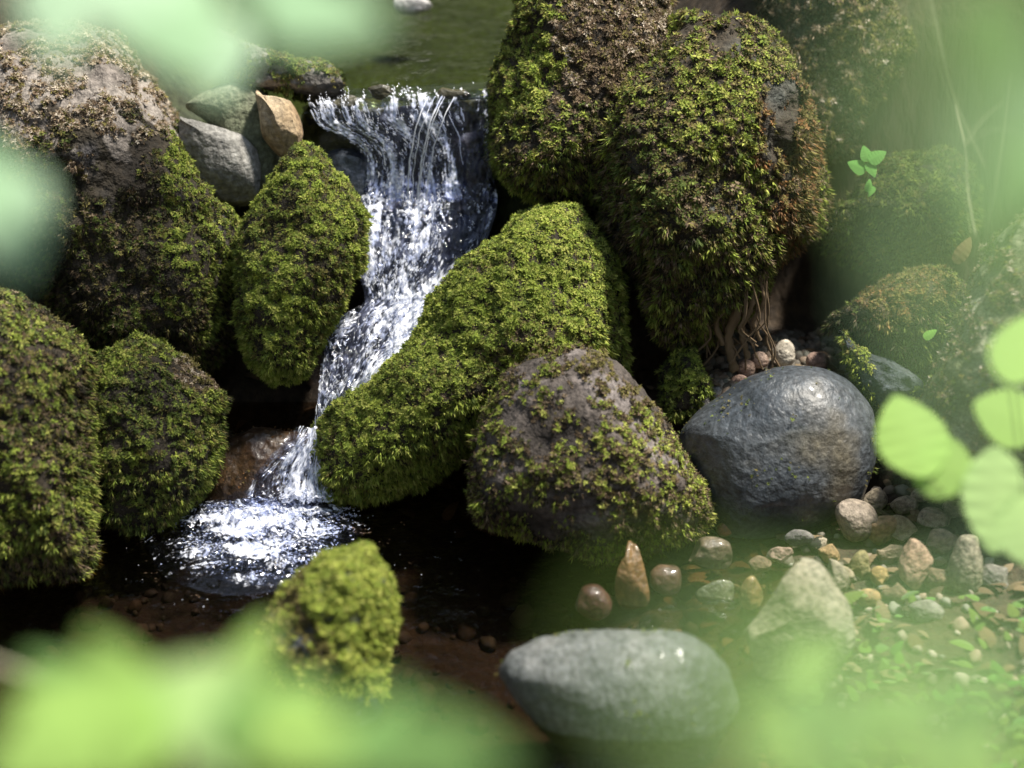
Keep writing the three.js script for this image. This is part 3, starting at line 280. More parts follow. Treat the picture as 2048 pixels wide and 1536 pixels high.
// ---------- small stones ----------
const PEBBLES = {
  white: ['clean white oval pebble standing behind the slate-grey boulder', [[0.6, 0.55, 0.46], [0.75, 0.7, 0.6]], 0], pinkA: ['round speckled pink pebble right of the white pebble', [[0.32, 0.2, 0.16], [0.5, 0.36, 0.3]], 0],
  pinkB: ['pink pebble touching the left of the white pebble', [[0.35, 0.24, 0.18], [0.5, 0.38, 0.32]], 0], pinkC: ['dull pink pebble, second left of the white pebble', [[0.3, 0.2, 0.16], [0.46, 0.34, 0.28]], 0], pinkD: ['brownish pink pebble, third left of the white pebble', [[0.2, 0.12, 0.09], [0.4, 0.28, 0.24]], 0],
  chalk: ['pale grey chalky pebble at the left shoulder of the slate-grey boulder', [[0.4, 0.4, 0.4], [0.6, 0.6, 0.58]], 0], chalkB: ['small pale pebble, leftmost of the row above the slate-grey boulder', [[0.35, 0.33, 0.33], [0.5, 0.5, 0.5]], 0], chalkC: ['little flat whitish pebble right of the chalky pebble', [[0.45, 0.43, 0.4], [0.6, 0.58, 0.55]], 0], reddish: ['flat red-brown pebble against the slate-grey boulder', [[0.15, 0.06, 0.04], [0.26, 0.12, 0.09]], 0],
  tanA: ['large greyish tan stone at the water edge, leftmost of the right-hand gravel', [[0.25, 0.21, 0.16], [0.42, 0.36, 0.3]], 0.3], tanB: ['ochre-tan stone leaning on the greyish tan stone', [[0.34, 0.22, 0.12], [0.5, 0.36, 0.22]], 0.5], pinkTan: ['pinkish tan pointed stone in the right-hand gravel', [[0.38, 0.26, 0.18], [0.52, 0.4, 0.3]], 0.5], greyTall: ['tall grey-green upright stone at the far right gravel', [[0.2, 0.2, 0.13], [0.32, 0.3, 0.22]], 0.4],
  creamA: ['cream stone under the round green leaves', [[0.4, 0.33, 0.26], [0.58, 0.5, 0.42]], 0.6], creamB: ['small cream stone right of the larger cream stone', [[0.4, 0.33, 0.26], [0.55, 0.47, 0.4]], 0.5], creamC: ['pale stone highest of the cream stones', [[0.34, 0.28, 0.22], [0.5, 0.44, 0.36]], 0.4], ochre: ['small greenish ochre stone in front of the tan stones', [[0.22, 0.2, 0.08], [0.34, 0.3, 0.15]], 0.4], ochreB: ['small yellow-ochre stone left of the pinkish pointed stone', [[0.36, 0.24, 0.08], [0.48, 0.36, 0.16]], 0.5], sandA: ['little sandy stone beside the pale pointed rock', [[0.3, 0.25, 0.16], [0.42, 0.36, 0.26]], 0.3],
  fin: ['brown fin-shaped wet stone standing in front of the domed boulder', [[0.12, 0.06, 0.02], [0.26, 0.15, 0.06]], 0.7, 1], wetRound: ['glossy brown wet stone left of the fin-shaped stone', [[0.06, 0.02, 0.012], [0.12, 0.06, 0.04]], 0.1, 1], wetDark: ['round glossy dark stone right of the fin-shaped stone', [[0.05, 0.025, 0.015], [0.14, 0.08, 0.05]], 0.1, 1], flatGrey: ['flat brown-grey stone at the foot of the domed boulder', [[0.1, 0.075, 0.05], [0.2, 0.16, 0.11]], 0.5, 1],
  redPebble: ['small glossy red pebble at the foot of the slate-grey boulder', [[0.2, 0.04, 0.025], [0.3, 0.09, 0.06]], 0.1, 1], amber: ['amber wet stone left of the pale pointed rock', [[0.2, 0.13, 0.05], [0.34, 0.25, 0.12]], 0.4, 1], dullGreen: ['greenish grey stone half under water near the amber stone', [[0.08, 0.09, 0.05], [0.16, 0.17, 0.1]], 0.3, 1], creamD: ['tiny cream stone at the water edge', [[0.4, 0.34, 0.24], [0.5, 0.44, 0.34]], 0.3],
  pointed: ['small buff pointed stone leaning on the pale pointed rock', [[0.28, 0.25, 0.18], [0.42, 0.38, 0.3]], 0.5],
  buffA: ['buff angular stone between the cream and tan stones', [[0.3, 0.24, 0.16], [0.46, 0.38, 0.27]], 0.5],
  buffB: ['squarish buff stone above the pinkish pointed stone', [[0.3, 0.24, 0.16], [0.46, 0.38, 0.27]], 0.5],
  rosyA: ['rosy stone right of the pinkish pointed stone', [[0.3, 0.21, 0.16], [0.46, 0.35, 0.29]], 0.4],
  rosyB: ['rosy grey stone behind the tall grey-green stone', [[0.3, 0.21, 0.16], [0.46, 0.35, 0.29]], 0.4],
  loamA: ['brown earthy stone left of the tall grey-green stone', [[0.14, 0.1, 0.06], [0.26, 0.19, 0.12]], 0.4],
  loamB: ['low brown stone below the pinkish pointed stone', [[0.14, 0.1, 0.06], [0.26, 0.19, 0.12]], 0.4],
  sandB: ['sandy stone against the foot of the slate-grey boulder', [[0.34, 0.29, 0.2], [0.48, 0.42, 0.32]], 0.4],
  sandC: ['pale sandy stone left of the cream stones', [[0.34, 0.29, 0.2], [0.48, 0.42, 0.32]], 0.4],
  honeyA: ['honey coloured pebble above the small buff pointed stone', [[0.34, 0.22, 0.1], [0.46, 0.33, 0.17]], 0.3],
  honeyB: ['flat honey coloured pebble in the near right gravel', [[0.34, 0.22, 0.1], [0.46, 0.33, 0.17]], 0.3],
  ashA: ['ash grey pebble nearest to the ground-cover leaves', [[0.2, 0.19, 0.17], [0.34, 0.33, 0.3]], 0.3],
  ashB: ['ash grey stone at the right edge of the gravel', [[0.2, 0.19, 0.17], [0.34, 0.33, 0.3]], 0.3],
  rosyC: ['flat rosy pebble in the shallow water', [[0.3, 0.21, 0.16], [0.46, 0.35, 0.29]], 0.4],
  loamC: ['flat brown pebble in the shallow water', [[0.14, 0.1, 0.06], [0.26, 0.19, 0.12]], 0.4],
  ashC: ['flat grey pebble at the foot of the slate-grey boulder', [[0.12, 0.12, 0.12], [0.22, 0.21, 0.2]], 0.2],
  lipA: ['dark wet pebble on the waterfall lip, left of the falling threads', [[0.03, 0.03, 0.018], [0.1, 0.09, 0.045]], 0.4, 1],
  lipB: ['dark wet stone on the waterfall lip against the tall boulder', [[0.03, 0.03, 0.018], [0.1, 0.09, 0.045]], 0.4, 1],
  lipC: ['wet stone at the left end of the waterfall lip', [[0.03, 0.03, 0.018], [0.1, 0.09, 0.045]], 0.4, 1],
  backPale: ['pale stone at the back of the upper pool', [[0.5, 0.5, 0.52], [0.65, 0.65, 0.66]], 0.2],
};
const SHAPE = { fin: [[-0.2, 0.9], [0.1, 1], [0.38, 0.8], [0.65, 0.4], [0.9, -0.1], [1, -0.75], [0.5, -1.05], [-0.4, -1.05], [-0.95, -0.6], [-0.8, 0.1], [-0.4, 0.6]], pinkTan: [[-0.3, 0.95], [0.2, 0.9], [0.7, 0.5], [1, 0.0], [0.6, -0.6], [0.1, -1], [-0.6, -0.7], [-0.95, 0.1]], tanB: [[-0.9, 0.5], [-0.2, 0.8], [0.7, 0.9], [1, 0.1], [0.5, -0.7], [-0.1, -1], [-0.6, -0.4]], greyTall: [[-0.3, 1], [0.5, 0.9], [0.9, 0.2], [0.8, -0.6], [0.2, -1], [-0.6, -0.8], [-0.9, 0.1]] };
DATA.P.forEach((d, i) => {
  const [label, cols, facet, wet] = PEBBLES[d.k], [rx, ry] = d.s, r = rng(i * 31 + 7), shape = SHAPE[d.k] ?? Array.from({ length: 9 }, (_, k) => { const a = k / 9 * 6.283, f = 0.93 + (facet ? 0.3 : 0.1) * (r() - 0.5); return [Math.cos(a) * f, Math.sin(a) * f]; });
  const g = rockGeometry({ outline: shape.map(([x, y]) => [x * rx, y * ry]), front: Math.min(rx, ry) * 0.85, back: Math.min(rx, ry), detail: 14, rough: rx * 0.12, freq: 0.5 / rx, e: d.k === 'fin' ? 0.92 : 0.85, facet: facet * rx * 0.7, seed: i + 50, tint: mottle(cols, 0.6 / rx, i) });
  const t = thing(wet ? 'wet_pebble' : 'pebble', label, 'stone', d.c);
  part('stone', boxed(g), wet ? wetStone : dryStone, t);
});
{
  // small gravel of the right bank and the pool bed: far too many to count
  const r = rng(77), gs = [1, 2, 3].map((s) => { const g = new THREE.IcosahedronGeometry(1, 2); g.deleteAttribute('uv'); g.deleteAttribute('normal'); const h = mergeVertices(g), p = h.attributes.position; for (let i = 0; i < p.count; i++) { const k = 1 + 0.35 * N(p.getX(i) * 1.3 + s * 9, p.getY(i) * 1.3, p.getZ(i) * 1.3); p.setXYZ(i, p.getX(i) * k, p.getY(i) * k * 0.7, p.getZ(i) * k * 0.85); } h.computeVertexNormals(); return h; });
  const mat = new THREE.MeshStandardMaterial({ color: 0xffffff, roughness: 0.75 }), lists = [[], [], []], q = new THREE.Quaternion(), e = new THREE.Euler();
  const tones = [[0.24, 0.2, 0.15], [0.36, 0.31, 0.25], [0.16, 0.14, 0.11], [0.19, 0.19, 0.15], [0.28, 0.21, 0.15], [0.1, 0.085, 0.06]];
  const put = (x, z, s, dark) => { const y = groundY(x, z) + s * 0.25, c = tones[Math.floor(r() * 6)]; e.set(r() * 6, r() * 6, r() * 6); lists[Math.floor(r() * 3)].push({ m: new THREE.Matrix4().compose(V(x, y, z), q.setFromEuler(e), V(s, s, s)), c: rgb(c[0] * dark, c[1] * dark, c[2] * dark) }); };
  for (let i = 0; i < 480; i++) { const x = 0.42 + 0.95 * r(), z = -0.1 + 1.1 * r(); if (fbm(x * 5, 2, z * 5, 2) > -0.12) put(x, z, 0.006 + 0.016 * r() * r(), 1); }
  for (let i = 0; i < 900; i++) put(0.36 + 0.4 * r(), -0.5 + 0.3 * r(), 0.005 + 0.01 * r(), 0.7);
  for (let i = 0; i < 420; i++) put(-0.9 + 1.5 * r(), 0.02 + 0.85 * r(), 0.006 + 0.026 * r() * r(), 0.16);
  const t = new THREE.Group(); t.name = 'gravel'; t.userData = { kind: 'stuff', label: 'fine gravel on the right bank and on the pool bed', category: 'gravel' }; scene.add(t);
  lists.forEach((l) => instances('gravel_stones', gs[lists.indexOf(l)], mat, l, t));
}

// ---------- water ----------
function sheet(x0, x1, z0, z1, step, yf) {
  const nx = Math.round((x1 - x0) / step), nz = Math.round((z1 - z0) / step), g = new THREE.PlaneGeometry(x1 - x0, z1 - z0, nx, nz); g.rotateX(-Math.PI / 2); g.translate((x0 + x1) / 2, 0, (z0 + z1) / 2);
  const p = g.attributes.position, uv = g.attributes.uv;
  for (let i = 0; i < p.count; i++) { p.setY(i, yf(p.getX(i), p.getZ(i))); uv.setXY(i, p.getX(i) / 0.35, p.getZ(i) / 0.35); }
  g.computeVertexNormals(); return g;
}
const FO = V(-0.49, 0, 0.0);
structure('lower_pool', sheet(-1.5, 0.95, -0.34, 1.3, 0.008, (x, z) => { const d = Math.hypot(x - FO.x, (z - FO.z) * 1.2), near = Math.exp(-d * d / 0.05); return 0.0016 * fbm(x * 14, 1, z * 20, 3) + near * 0.014 * fbm(x * 30, 2, z * 34, 4) + 0.002 * Math.sin(d * 95) * Math.exp(-d * 3.2); }), waterMat);
structure('upper_pool', sheet(-0.62, 0.1, -3.2, -0.575, 0.008, (x, z) => 0.693 - 0.03 * smooth(-0.68 + 0.1 * fbm(x * 13, 2, 3, 3), -0.57, z) ** 2 - 0.02 * smooth(-0.25, -0.4, x) * smooth(-0.75, -0.6, z) + 0.004 * fbm(x * 10, 5, z * 16, 3)), greenWater);
structure('ledge_pool', sheet(-0.62, -0.33, -0.32, -0.13, 0.008, (x, z) => 0.1 + 0.003 * fbm(x * 20, 5, z * 26, 3)), waterMat);

// the cascade: a surface through measured cross-lines, u across and v down the flow
function flow(rows) {
  const L = new THREE.CatmullRomCurve3(rows.map((r) => V(...r[0]))), R = new THREE.CatmullRomCurve3(rows.map((r) => V(...r[1])));
  const n = rows.length - 1, l = [], r = []; for (let i = 0; i <= 400; i++) { l.push(L.getPoint(i / 400)); r.push(R.getPoint(i / 400)); }
  return (u, v, out = V()) => { const f = Math.min(0.9999, Math.max(0, v)) * 400, k = Math.floor(f), t = f - k, a = l[k].clone().lerp(l[k + 1], t), b = r[k].clone().lerp(r[k + 1], t); return out.copy(a).lerp(b, u); };
}
const F1 = flow(DATA.CAS), F2 = flow(DATA.CAS2);
function frame(F, u, v) { const p = F(u, v), du = F(Math.min(1, u + 0.01), v).sub(F(Math.max(0, u - 0.01), v)), dv = F(u, Math.min(1, v + 0.008)).sub(F(u, Math.max(0, v - 0.008))).normalize(), n = du.clone().cross(dv).normalize(); if (n.y + n.z < 0) n.negate(); return { p, dv, n, du: du.normalize() }; }
function flowSheet(F, nu, nv, lift) {
  const pos = [], uv = [], idx = [];
  for (let j = 0; j <= nv; j++) for (let i = 0; i <= nu; i++) { const u = i / nu, v = j / nv, f = frame(F, u, v), q = f.p.addScaledVector(f.n, lift(u, v, f.p)); pos.push(q.x, q.y, q.z); uv.push(u, v); }
  for (let j = 0; j < nv; j++) for (let i = 0; i < nu; i++) { const a = j * (nu + 1) + i, b = a + nu + 1; idx.push(a, b, a + 1, a + 1, b, b + 1); }
  const g = new THREE.BufferGeometry(); g.setAttribute('position', new THREE.Float32BufferAttribute(pos, 3)); g.setAttribute('uv', new THREE.Float32BufferAttribute(uv, 2)); g.setIndex(idx); g.computeVertexNormals(); return g;
}
const rockBed = (F, name, label, s) => { const g = flowSheet(F, 70, 130, (u, v, p) => -0.02 - 0.03 * (1 - smooth(0.06, 0.16, v)) + 0.03 * fbm(p.x * 16 + s, p.y * 16, p.z * 16, 4)), n = g.attributes.position.count, col = new Float32Array(n * 3), m = mottle([[0.01, 0.01, 0.012], [0.028, 0.026, 0.03], [0.06, 0.05, 0.05]], 10, s), q = V(); const algae = mottle([[0.05, 0.052, 0.016], [0.12, 0.11, 0.035], [0.2, 0.165, 0.06]], 12, s); for (let i = 0; i < n; i++) { q.fromBufferAttribute(g.attributes.position, i); col.set((q.y > 0.655 + 0.06 * fbm(q.x * 16, q.y * 16, q.z * 16, 3) ? algae : m)(q), i * 3); } g.setAttribute('color', new THREE.BufferAttribute(col, 3)); const t = thing(name, label, 'rock'); part('stone', g, wetStone, t); };
rockBed(F1, 'wet_bedrock', 'dark wet bedrock under the main cascade', 3);
rockBed(F2, 'wet_bedrock', 'dark wet bedrock under the lower small fall', 5);
const falls = new THREE.Group(); falls.name = 'waterfall'; falls.userData = { kind: 'structure', label: 'white cascade tumbling between the mossy boulders' }; scene.add(falls);
const film1 = (u, v, p) => 0.003 + smooth(0.07, 0.16, v) * (0.006 + 0.02 * fbm(p.x * 36, p.y * 9 + p.z * 8, 3, 4) + 0.008 * fbm(p.x * 110, p.y * 60, p.z * 60, 2));
const film2 = (u, v, p) => 0.006 + 0.018 * fbm(p.x * 42, p.y * 14, 8, 4) + 0.008 * fbm(p.x * 110, p.y * 60, p.z * 60, 2);
// air drawn into the water: white filaments in clear water, measured in metres along the sheet
const aerated = (fn) => { const t = noiseTexture(1024, (u, v) => 1 - 0.82 * smooth(0.32, 1.0, fn(u, v))); return new THREE.MeshPhysicalMaterial({ color: rgb(0.84, 0.87, 0.97), roughness: 0.1, transmission: 1, transmissionMap: t, thickness: 0, ior: 1.33, side: THREE.DoubleSide }); };
const fallWater = aerated((u, v) => {
  const x = u * 0.34, y = v * 0.3, w = 0.03 * fbm(x * 8, y * 10, 6, 2);
  const dens = lerp(lerp(lerp(0.42, 0.28, smooth(0.22, 0.34, u)), 0.44, smooth(0.5, 0.58, u)), 0.08, smooth(0.67, 0.75, u)) - 0.7 * (1 - smooth(0.06, 0.16 + 0.1 * fbm(u * 9, 4, 2, 2), v)) + 0.16 * smooth(0.1, 0.2, v) * (1 - smooth(0.25, 0.4, v)) + 0.12 * smooth(0.7, 1, v);
  return dens + 1.1 * fbm((x + w) * 34, y * 6, 1, 4) + 0.8 * fbm((x + w * 0.5) * 120, y * 20, 2, 3) + 0.7 * fbm(x * 130, y * 110, 3, 2);
});
const tumbleWater = aerated((u, v) => {
  const x = u * 0.2, y = v * 0.44, w = 0.02 * fbm(x * 14, y * 14, 6, 2);
  const vw = v + 0.08 * fbm(x * 20, y * 20, 9, 2), dens = lerp(lerp(lerp(0.44, 0.06, smooth(0.4, 0.75, u)), lerp(0.36, 0.72, smooth(0.2, 0.6, u)), smooth(0.32, 0.46, vw)), lerp(0.25, 0.8, smooth(0.5, 0.85, u)), smooth(0.55, 0.7, vw));
  return dens + 1.0 * fbm((x + w) * 26, y * 14, 1, 4) + 1.2 * fbm((x - w) * 80, (y + w) * 44, 2, 3) + 0.9 * fbm(x * 210, y * 130, 3, 2);
});
const stepWater = aerated((u, v) => { const x = u * 0.18, y = v * 0.14; return lerp(0.2, 0.62, smooth(0.15, 0.55, u)) + 1.0 * fbm(x * 34, y * 10, 11, 4) + 1.1 * fbm(x * 100, y * 40, 12, 3) + 0.7 * fbm(x * 210, y * 140, 13, 2); });
const cut = (F, a, b) => (u, v, out) => F(u, lerp(a, b, v), out);
const layer = (F, a, b, nu, nv, lift, mat, out, vs) => { const g = flowSheet(cut(F, a, b), nu, nv, (u, v, p) => lift(u, lerp(a, b, v), p) + out * (1 + 0.8 * fbm(p.x * 30 + 40 * out, p.y * 22, p.z * 22, 3))), uv = g.attributes.uv; for (let i = 0; i < uv.count; i++) uv.setY(i, (uv.getY(i) + vs) ); part('water_sheet', g, mat, falls); };
layer(F1, 0.04, 0.42, 160, 140, film1, fallWater, 0.001, 0);
layer(F1, 0.13, 0.42, 160, 120, film1, fallWater, 0.012, 0.03);
layer(F1, 0.36, 1, 160, 260, film1, tumbleWater, 0.001, 0);
layer(F1, 0.37, 1, 160, 260, film1, tumbleWater, 0.013, 0.04);
layer(F2, 0, 1, 90, 90, film2, stepWater, 0.001, 0);
layer(F2, 0.03, 1, 90, 90, film2, stepWater, 0.012, 0.06);
const dropGeo = new THREE.IcosahedronGeometry(1, 1);
const white = [], r0 = rng(501), mm = new THREE.Matrix4();
function bead(p, dir, n, across, len, wid) {
  const z = n.clone(), y = dir.clone(), x = y.clone().cross(z).normalize(); z.crossVectors(x, y);
  white.push({ m: mm.clone().makeBasis(x.multiplyScalar(wid * across), y.multiplyScalar(len), z.multiplyScalar(wid)).setPosition(p) });
}
const spin = (v, n, a) => v.applyAxisAngle(n, a);
// falling part: fine vertical lines of beads that leave the lip together
for (let k = 0; k < 60; k++) {
  const u0 = r0(), thick = fbm(u0 * 22, 5, 1, 3);
  const dens = u0 < 0.3 ? 0.5 : u0 < 0.58 ? 0.3 : u0 < 0.72 ? 0.6 : 0.2; if (thick * 1.4 + r0() < 1 - dens) continue;
  let v = 0.07 + 0.05 * fbm(u0 * 9, 2, 7, 2) + 0.26 * r0() * r0(); const end = v + 0.03 + 0.22 * r0() * r0(), w = 0.0005 + 0.0009 * r0() * r0();
  for (; v < Math.min(0.42, end); v += 0.008 + 0.012 * r0()) {
    if (r0() < 0.25) continue;
    const u = Math.min(1, Math.max(0, u0 + 0.05 * fbm(u0 * 60, v * 14, 4, 3))), f = frame(F1, u, v); f.p.addScaledVector(f.n, film1(u, v, f.p) + 0.002 + 0.003 * r0());
    bead(f.p, spin(f.dv, f.n, (r0() - 0.5) * 0.2), f.n, 1 + 0.6 * r0(), 0.003 + 0.009 * r0(), w * (0.7 + 0.8 * r0()));
  }
}
// broken water over the rocks below: short strings and drops
for (let i = 0; i < 330000 && white.length < 5000; i++) {
  const u = r0(), v = r0() < 0.22 ? 0.1 + 0.28 * Math.pow(r0(), 1.4) : 0.34 + 0.66 * r0(), f = frame(F1, u, v), upper = v < 0.38;
  const streak = 0.5 + 1.1 * fbm(f.p.x * 26 + 3, f.p.y * (upper ? 9 : 17) + f.p.z * 13, 2, 4) + 1.5 * fbm(f.p.x * 95, f.p.y * (upper ? 30 : 62), f.p.z * 62, 3);
  const dens = upper ? (u < 0.3 ? 1.0 : u < 0.62 ? 0.8 : 0.5) + 0.5 * (1 - smooth(0.06, 0.13, v)) : v < 0.62 ? lerp(1.12, 0.74, smooth(0.4, 0.8, u)) : v < 0.76 ? lerp(0.85, 1.45, smooth(0.2, 0.6, u)) : lerp(0.75, 1.5, smooth(0.5, 0.85, u));
  if (streak * dens < 0.5 + 0.22 * r0()) continue;
  f.p.addScaledVector(f.n, film1(u, v, f.p) + 0.006 + 0.03 * r0() * r0());
  const long = r0() < 0.4;
  bead(f.p, spin(f.dv, f.n, (r0() - 0.5) * (upper ? 0.5 : 1.5)), f.n, 1 + 0.6 * r0(), long ? 0.002 + 0.004 * r0() : 0.0008 + 0.0012 * r0(), 0.0004 + 0.0008 * r0() * r0());
}
const n1 = white.length;
for (let i = 0; i < 60000 && white.length < n1 + 900; i++) {
  const u = r0(), v = r0(), f = frame(F2, u, v), streak = 0.5 + 1.5 * fbm(f.p.x * 40 + 8, f.p.y * 12, 4, 4) + 0.6 * fbm(f.p.x * 90, f.p.y * 50, f.p.z * 50, 2);
  if (streak * lerp(0.5, 1.15, smooth(0.1, 0.6, u)) < 0.48 + 0.22 * r0()) continue;
  f.p.addScaledVector(f.n, film2(u, v, f.p) + 0.016 * r0() * r0());
  bead(f.p, spin(f.dv, f.n, (r0() - 0.5) * 1.1), f.n, 1 + 0.6 * r0(), r0() < 0.25 ? 0.004 + 0.006 * r0() : 0.0012 + 0.0018 * r0(), 0.0005 + 0.0011 * r0() * r0());
}
instances('white_water', dropGeo, foamMat, white, falls);
// foam and splash at the foot of the small fall
const foam = [], up = V(0, 1, 0);
for (let i = 0; i < 200000 && foam.length < 3000; i++) {
  const a = r0() * 6.283, d = Math.sqrt(r0()), x = FO.x + 0.02 + Math.cos(a) * d * 0.2, z = 0.0 + Math.sin(a) * d * (Math.sin(a) > 0 ? 0.25 : 0.1);
  const lump = fbm(x * 26, 3, z * 34, 4), k = 0.55 + 0.9 * lump + 1.5 * fbm(x * 100, 5, z * 150, 3) - d * d * 0.62; if (k < 0.3 + 0.3 * r0()) continue;
  const s = 0.0005 + 0.0012 * r0() * r0(), y = 0.002 + 0.04 * Math.max(0, lump) * (1 - d * 0.7) + 0.035 * Math.pow(r0(), 7) * (1 - d);
  foam.push({ m: new THREE.Matrix4().makeScale(s * (1 + 1.6 * r0()), s, s * (1 + 0.8 * r0())).setPosition(x, y, z) });
}
for (let i = 0; i < 50; i++) { const a = r0() * 6.283, d = 0.2 + 0.2 * r0(), s = 0.0006 + 0.0012 * r0() * r0(); foam.push({ m: new THREE.Matrix4().makeScale(s, s, s).setPosition(FO.x + Math.cos(a) * d, 0.003, 0.04 + Math.abs(Math.sin(a)) * d * 0.8) }); }
// froth: the churned surface under the small fall
const swell = (x, z) => { const d = Math.hypot((x - FO.x) / 0.2, (z - 0.02) / (z > 0.02 ? 0.24 : 0.12)), k = Math.max(0, 1 - d * d); return k * (0.016 + 0.05 * Math.max(0, fbm(x * 24, 3, z * 34, 4)) + 0.02 * fbm(x * 70, 3, z * 90, 3)) - 0.014 * smooth(0.85, 1.1, d); };
const frothWater = aerated((u, v) => { const x = (u - 0.5) * 0.6, z = (v - 0.5) * 0.6, d = Math.hypot((x) / 0.2, (z - 0.02) / (z > 0.02 ? 0.22 : 0.13)); return 0.9 - 0.95 * d + 1.6 * fbm(x * 15, z * 24, 21, 4) + 1.3 * fbm(x * 80, z * 120, 22, 3) + 0.8 * fbm(x * 200, z * 240, 23, 2); });
for (const [k, up2] of [[0, 0.004], [1, 0.011]]) { const g = sheet(FO.x - 0.3, FO.x + 0.3, -0.12, 0.3, 0.004, (x, z) => up2 + swell(x + 0.03 * k, z - 0.02 * k)), p = g.attributes.position, uv = g.attributes.uv; for (let i = 0; i < p.count; i++) uv.setXY(i, (p.getX(i) - FO.x) / 0.6 + 0.5 + 0.04 * k, p.getZ(i) / 0.6 + 0.5 - 0.03 * k); const ix = [...g.index.array], keep = []; for (let i = 0; i < ix.length; i += 3) if (p.getY(ix[i]) > -0.004) keep.push(ix[i], ix[i + 1], ix[i + 2]); g.setIndex(keep); part('froth', g, frothWater, falls); }
instances('foam', dropGeo, foamMat, foam, falls);
// clear threads that leave the lip and fall free
function thread(pts, rad, seed) { const c = new THREE.CatmullRomCurve3(pts.map((q) => V(...q))), g = new THREE.TubeGeometry(c, 60, rad, 6), p = g.attributes.position; for (let i = 0; i < p.count; i++) p.setX(i, p.getX(i) + 0.003 * N(2, p.getY(i) * 34, seed) + 0.0012 * N(p.getX(i) * 300, p.getY(i) * 120, seed)); g.computeVertexNormals(); part('water_thread', g, foamMat, falls); }
[[-0.012, 0.0016], [0.0, 0.001], [0.016, 0.0018], [0.021, 0.001], [0.04, 0.0012]].forEach(([dx, rad], i) => { const [x, y, z] = DATA.pt.drip; thread([[x + 0.02 + dx, y + 0.002, z], [x + 0.002 + dx, y - 0.025, z + 0.035], [x - 0.014 + dx * 0.9, y - 0.08, z + 0.05], [x - 0.026 + dx * 0.8, y - 0.16, z + 0.056], [x - 0.03 + dx * 0.7, y - 0.235, z + 0.06]], rad, i * 3.3); });

// ---------- plants ----------
function leafGeometry(len, wid, { tooth = 0.05, fold = 0.12, bend = 0.2, round = 0.6, seed = 1 } = {}) {
  const nl = 28, nw = 6, pos = [], idx = [], uv = [];
  for (let j = 0; j <= nl; j++) for (let i = -nw; i <= nw; i++) {
    const t = j / nl, s = i / nw, w = 0.5 * wid * Math.pow(Math.sin(Math.PI * Math.pow(t, round)), 0.75) * (1 + tooth * Math.abs(s) * (j % 2 ? 1 : -1)), x = s * w, y = (t - 0.5) * len, z = -fold * Math.abs(x) + bend * len * (0.25 - (t - 0.5) ** 2) + 0.012 * len * Math.sin(t * 40) * Math.abs(s);
    pos.push(x, y, z); uv.push(s, t);
  }
  const W = 2 * nw + 1; for (let j = 0; j < nl; j++) for (let i = 0; i < W - 1; i++) { const a = j * W + i, b = a + W; idx.push(a, a + 1, b, a + 1, b + 1, b); }
  const g = new THREE.BufferGeometry(); g.setAttribute('position', new THREE.Float32BufferAttribute(pos, 3)); g.setAttribute('uv', new THREE.Float32BufferAttribute(uv, 2)); g.setIndex(idx); g.computeVertexNormals(); return g;
}
const tube = (pts, rad, seg = 24) => new THREE.TubeGeometry(new THREE.CatmullRomCurve3(pts.map((q) => V(...q))), seg, rad, 6);
function spray(name, label, leaves, root, mat, stemMat, opt = {}) {
  const t = thing(name, label, 'plant', root), r = rng(label.length * 77), c = V();
  leaves.forEach(([p]) => c.add(V(...p))); c.multiplyScalar(1 / leaves.length);
  const rel = (p) => [p[0] - root[0], p[1] - root[1], p[2] - root[2]], hub = [c.x * 0.5 + root[0] * 0.5, c.y * 0.5 + root[1] * 0.5, c.z * 0.5 + root[2] * 0.5];
  leaves.forEach(([p, L, w, rot, tilt], i) => {
    const g = leafGeometry(L, w, { seed: i, ...opt }), m = part('leaf', g, mat[i % mat.length], t), a = (rot - 90) * Math.PI / 180;
    m.position.set(...rel(p)); m.rotation.order = 'YXZ'; m.rotation.set(-0.85 - (tilt || 0) * 0.017 + (r() - 0.5) * 0.3, (r() - 0.5) * 0.5, a);
    const base = V(0, -L / 2, 0).applyEuler(m.rotation).add(m.position);
    part('stem', tube([rel(root), rel(hub).map((k) => k + (r() - 0.5) * 0.03), base.toArray()], 0.0012 * (opt.stem ?? 1)), stemMat, t);
  });
  return t;
}
const stemMat = new THREE.MeshStandardMaterial({ color: rgb(0.16, 0.2, 0.06), roughness: 0.7 });
const limeA = leafMat(0.35, 0.56, 0.13), limeB = leafMat(0.19, 0.37, 0.1), limeC = leafMat(0.42, 0.61, 0.23), paleA = leafMat(0.46, 0.66, 0.44), paleB = leafMat(0.36, 0.57, 0.33);
spray('leafy_branch', 'out-of-focus pale leaves hanging into the top left corner', DATA.L.topLeft, [-0.5, 2.35, 2.6], [paleA, paleB], stemMat);
spray('leafy_branch', 'out-of-focus pale leaves at the left edge', DATA.L.left, [-0.55, 1.75, 2.6], [paleA, paleB], stemMat);
spray('leafy_branch', 'heavily blurred leaves veiling the top right corner', DATA.L.topRight, [0.32, 2.45, 3.5], [limeB, limeB, paleB], stemMat);
spray('leafy_branch', 'thin twig of small leaves close to the lens, veiling the right side', DATA.L.veilHigh, [0.2, 2.75, 3.75], [paleB, limeC], stemMat, { stem: 0.5 });
spray('leafy_branch', 'thin twig of small leaves close to the lens, veiling the lower right', DATA.L.veilLow, [0.12, 1.9, 3.9], [limeA, paleB], stemMat, { stem: 0.5 });
spray('leafy_shrub', 'cluster of round lime leaves at the right edge', DATA.L.round, [0.95, 0.3, 1.1], [limeA, limeA, limeC], stemMat, { round: 0.85, tooth: 0.06, fold: 0.05, bend: 0.08 });
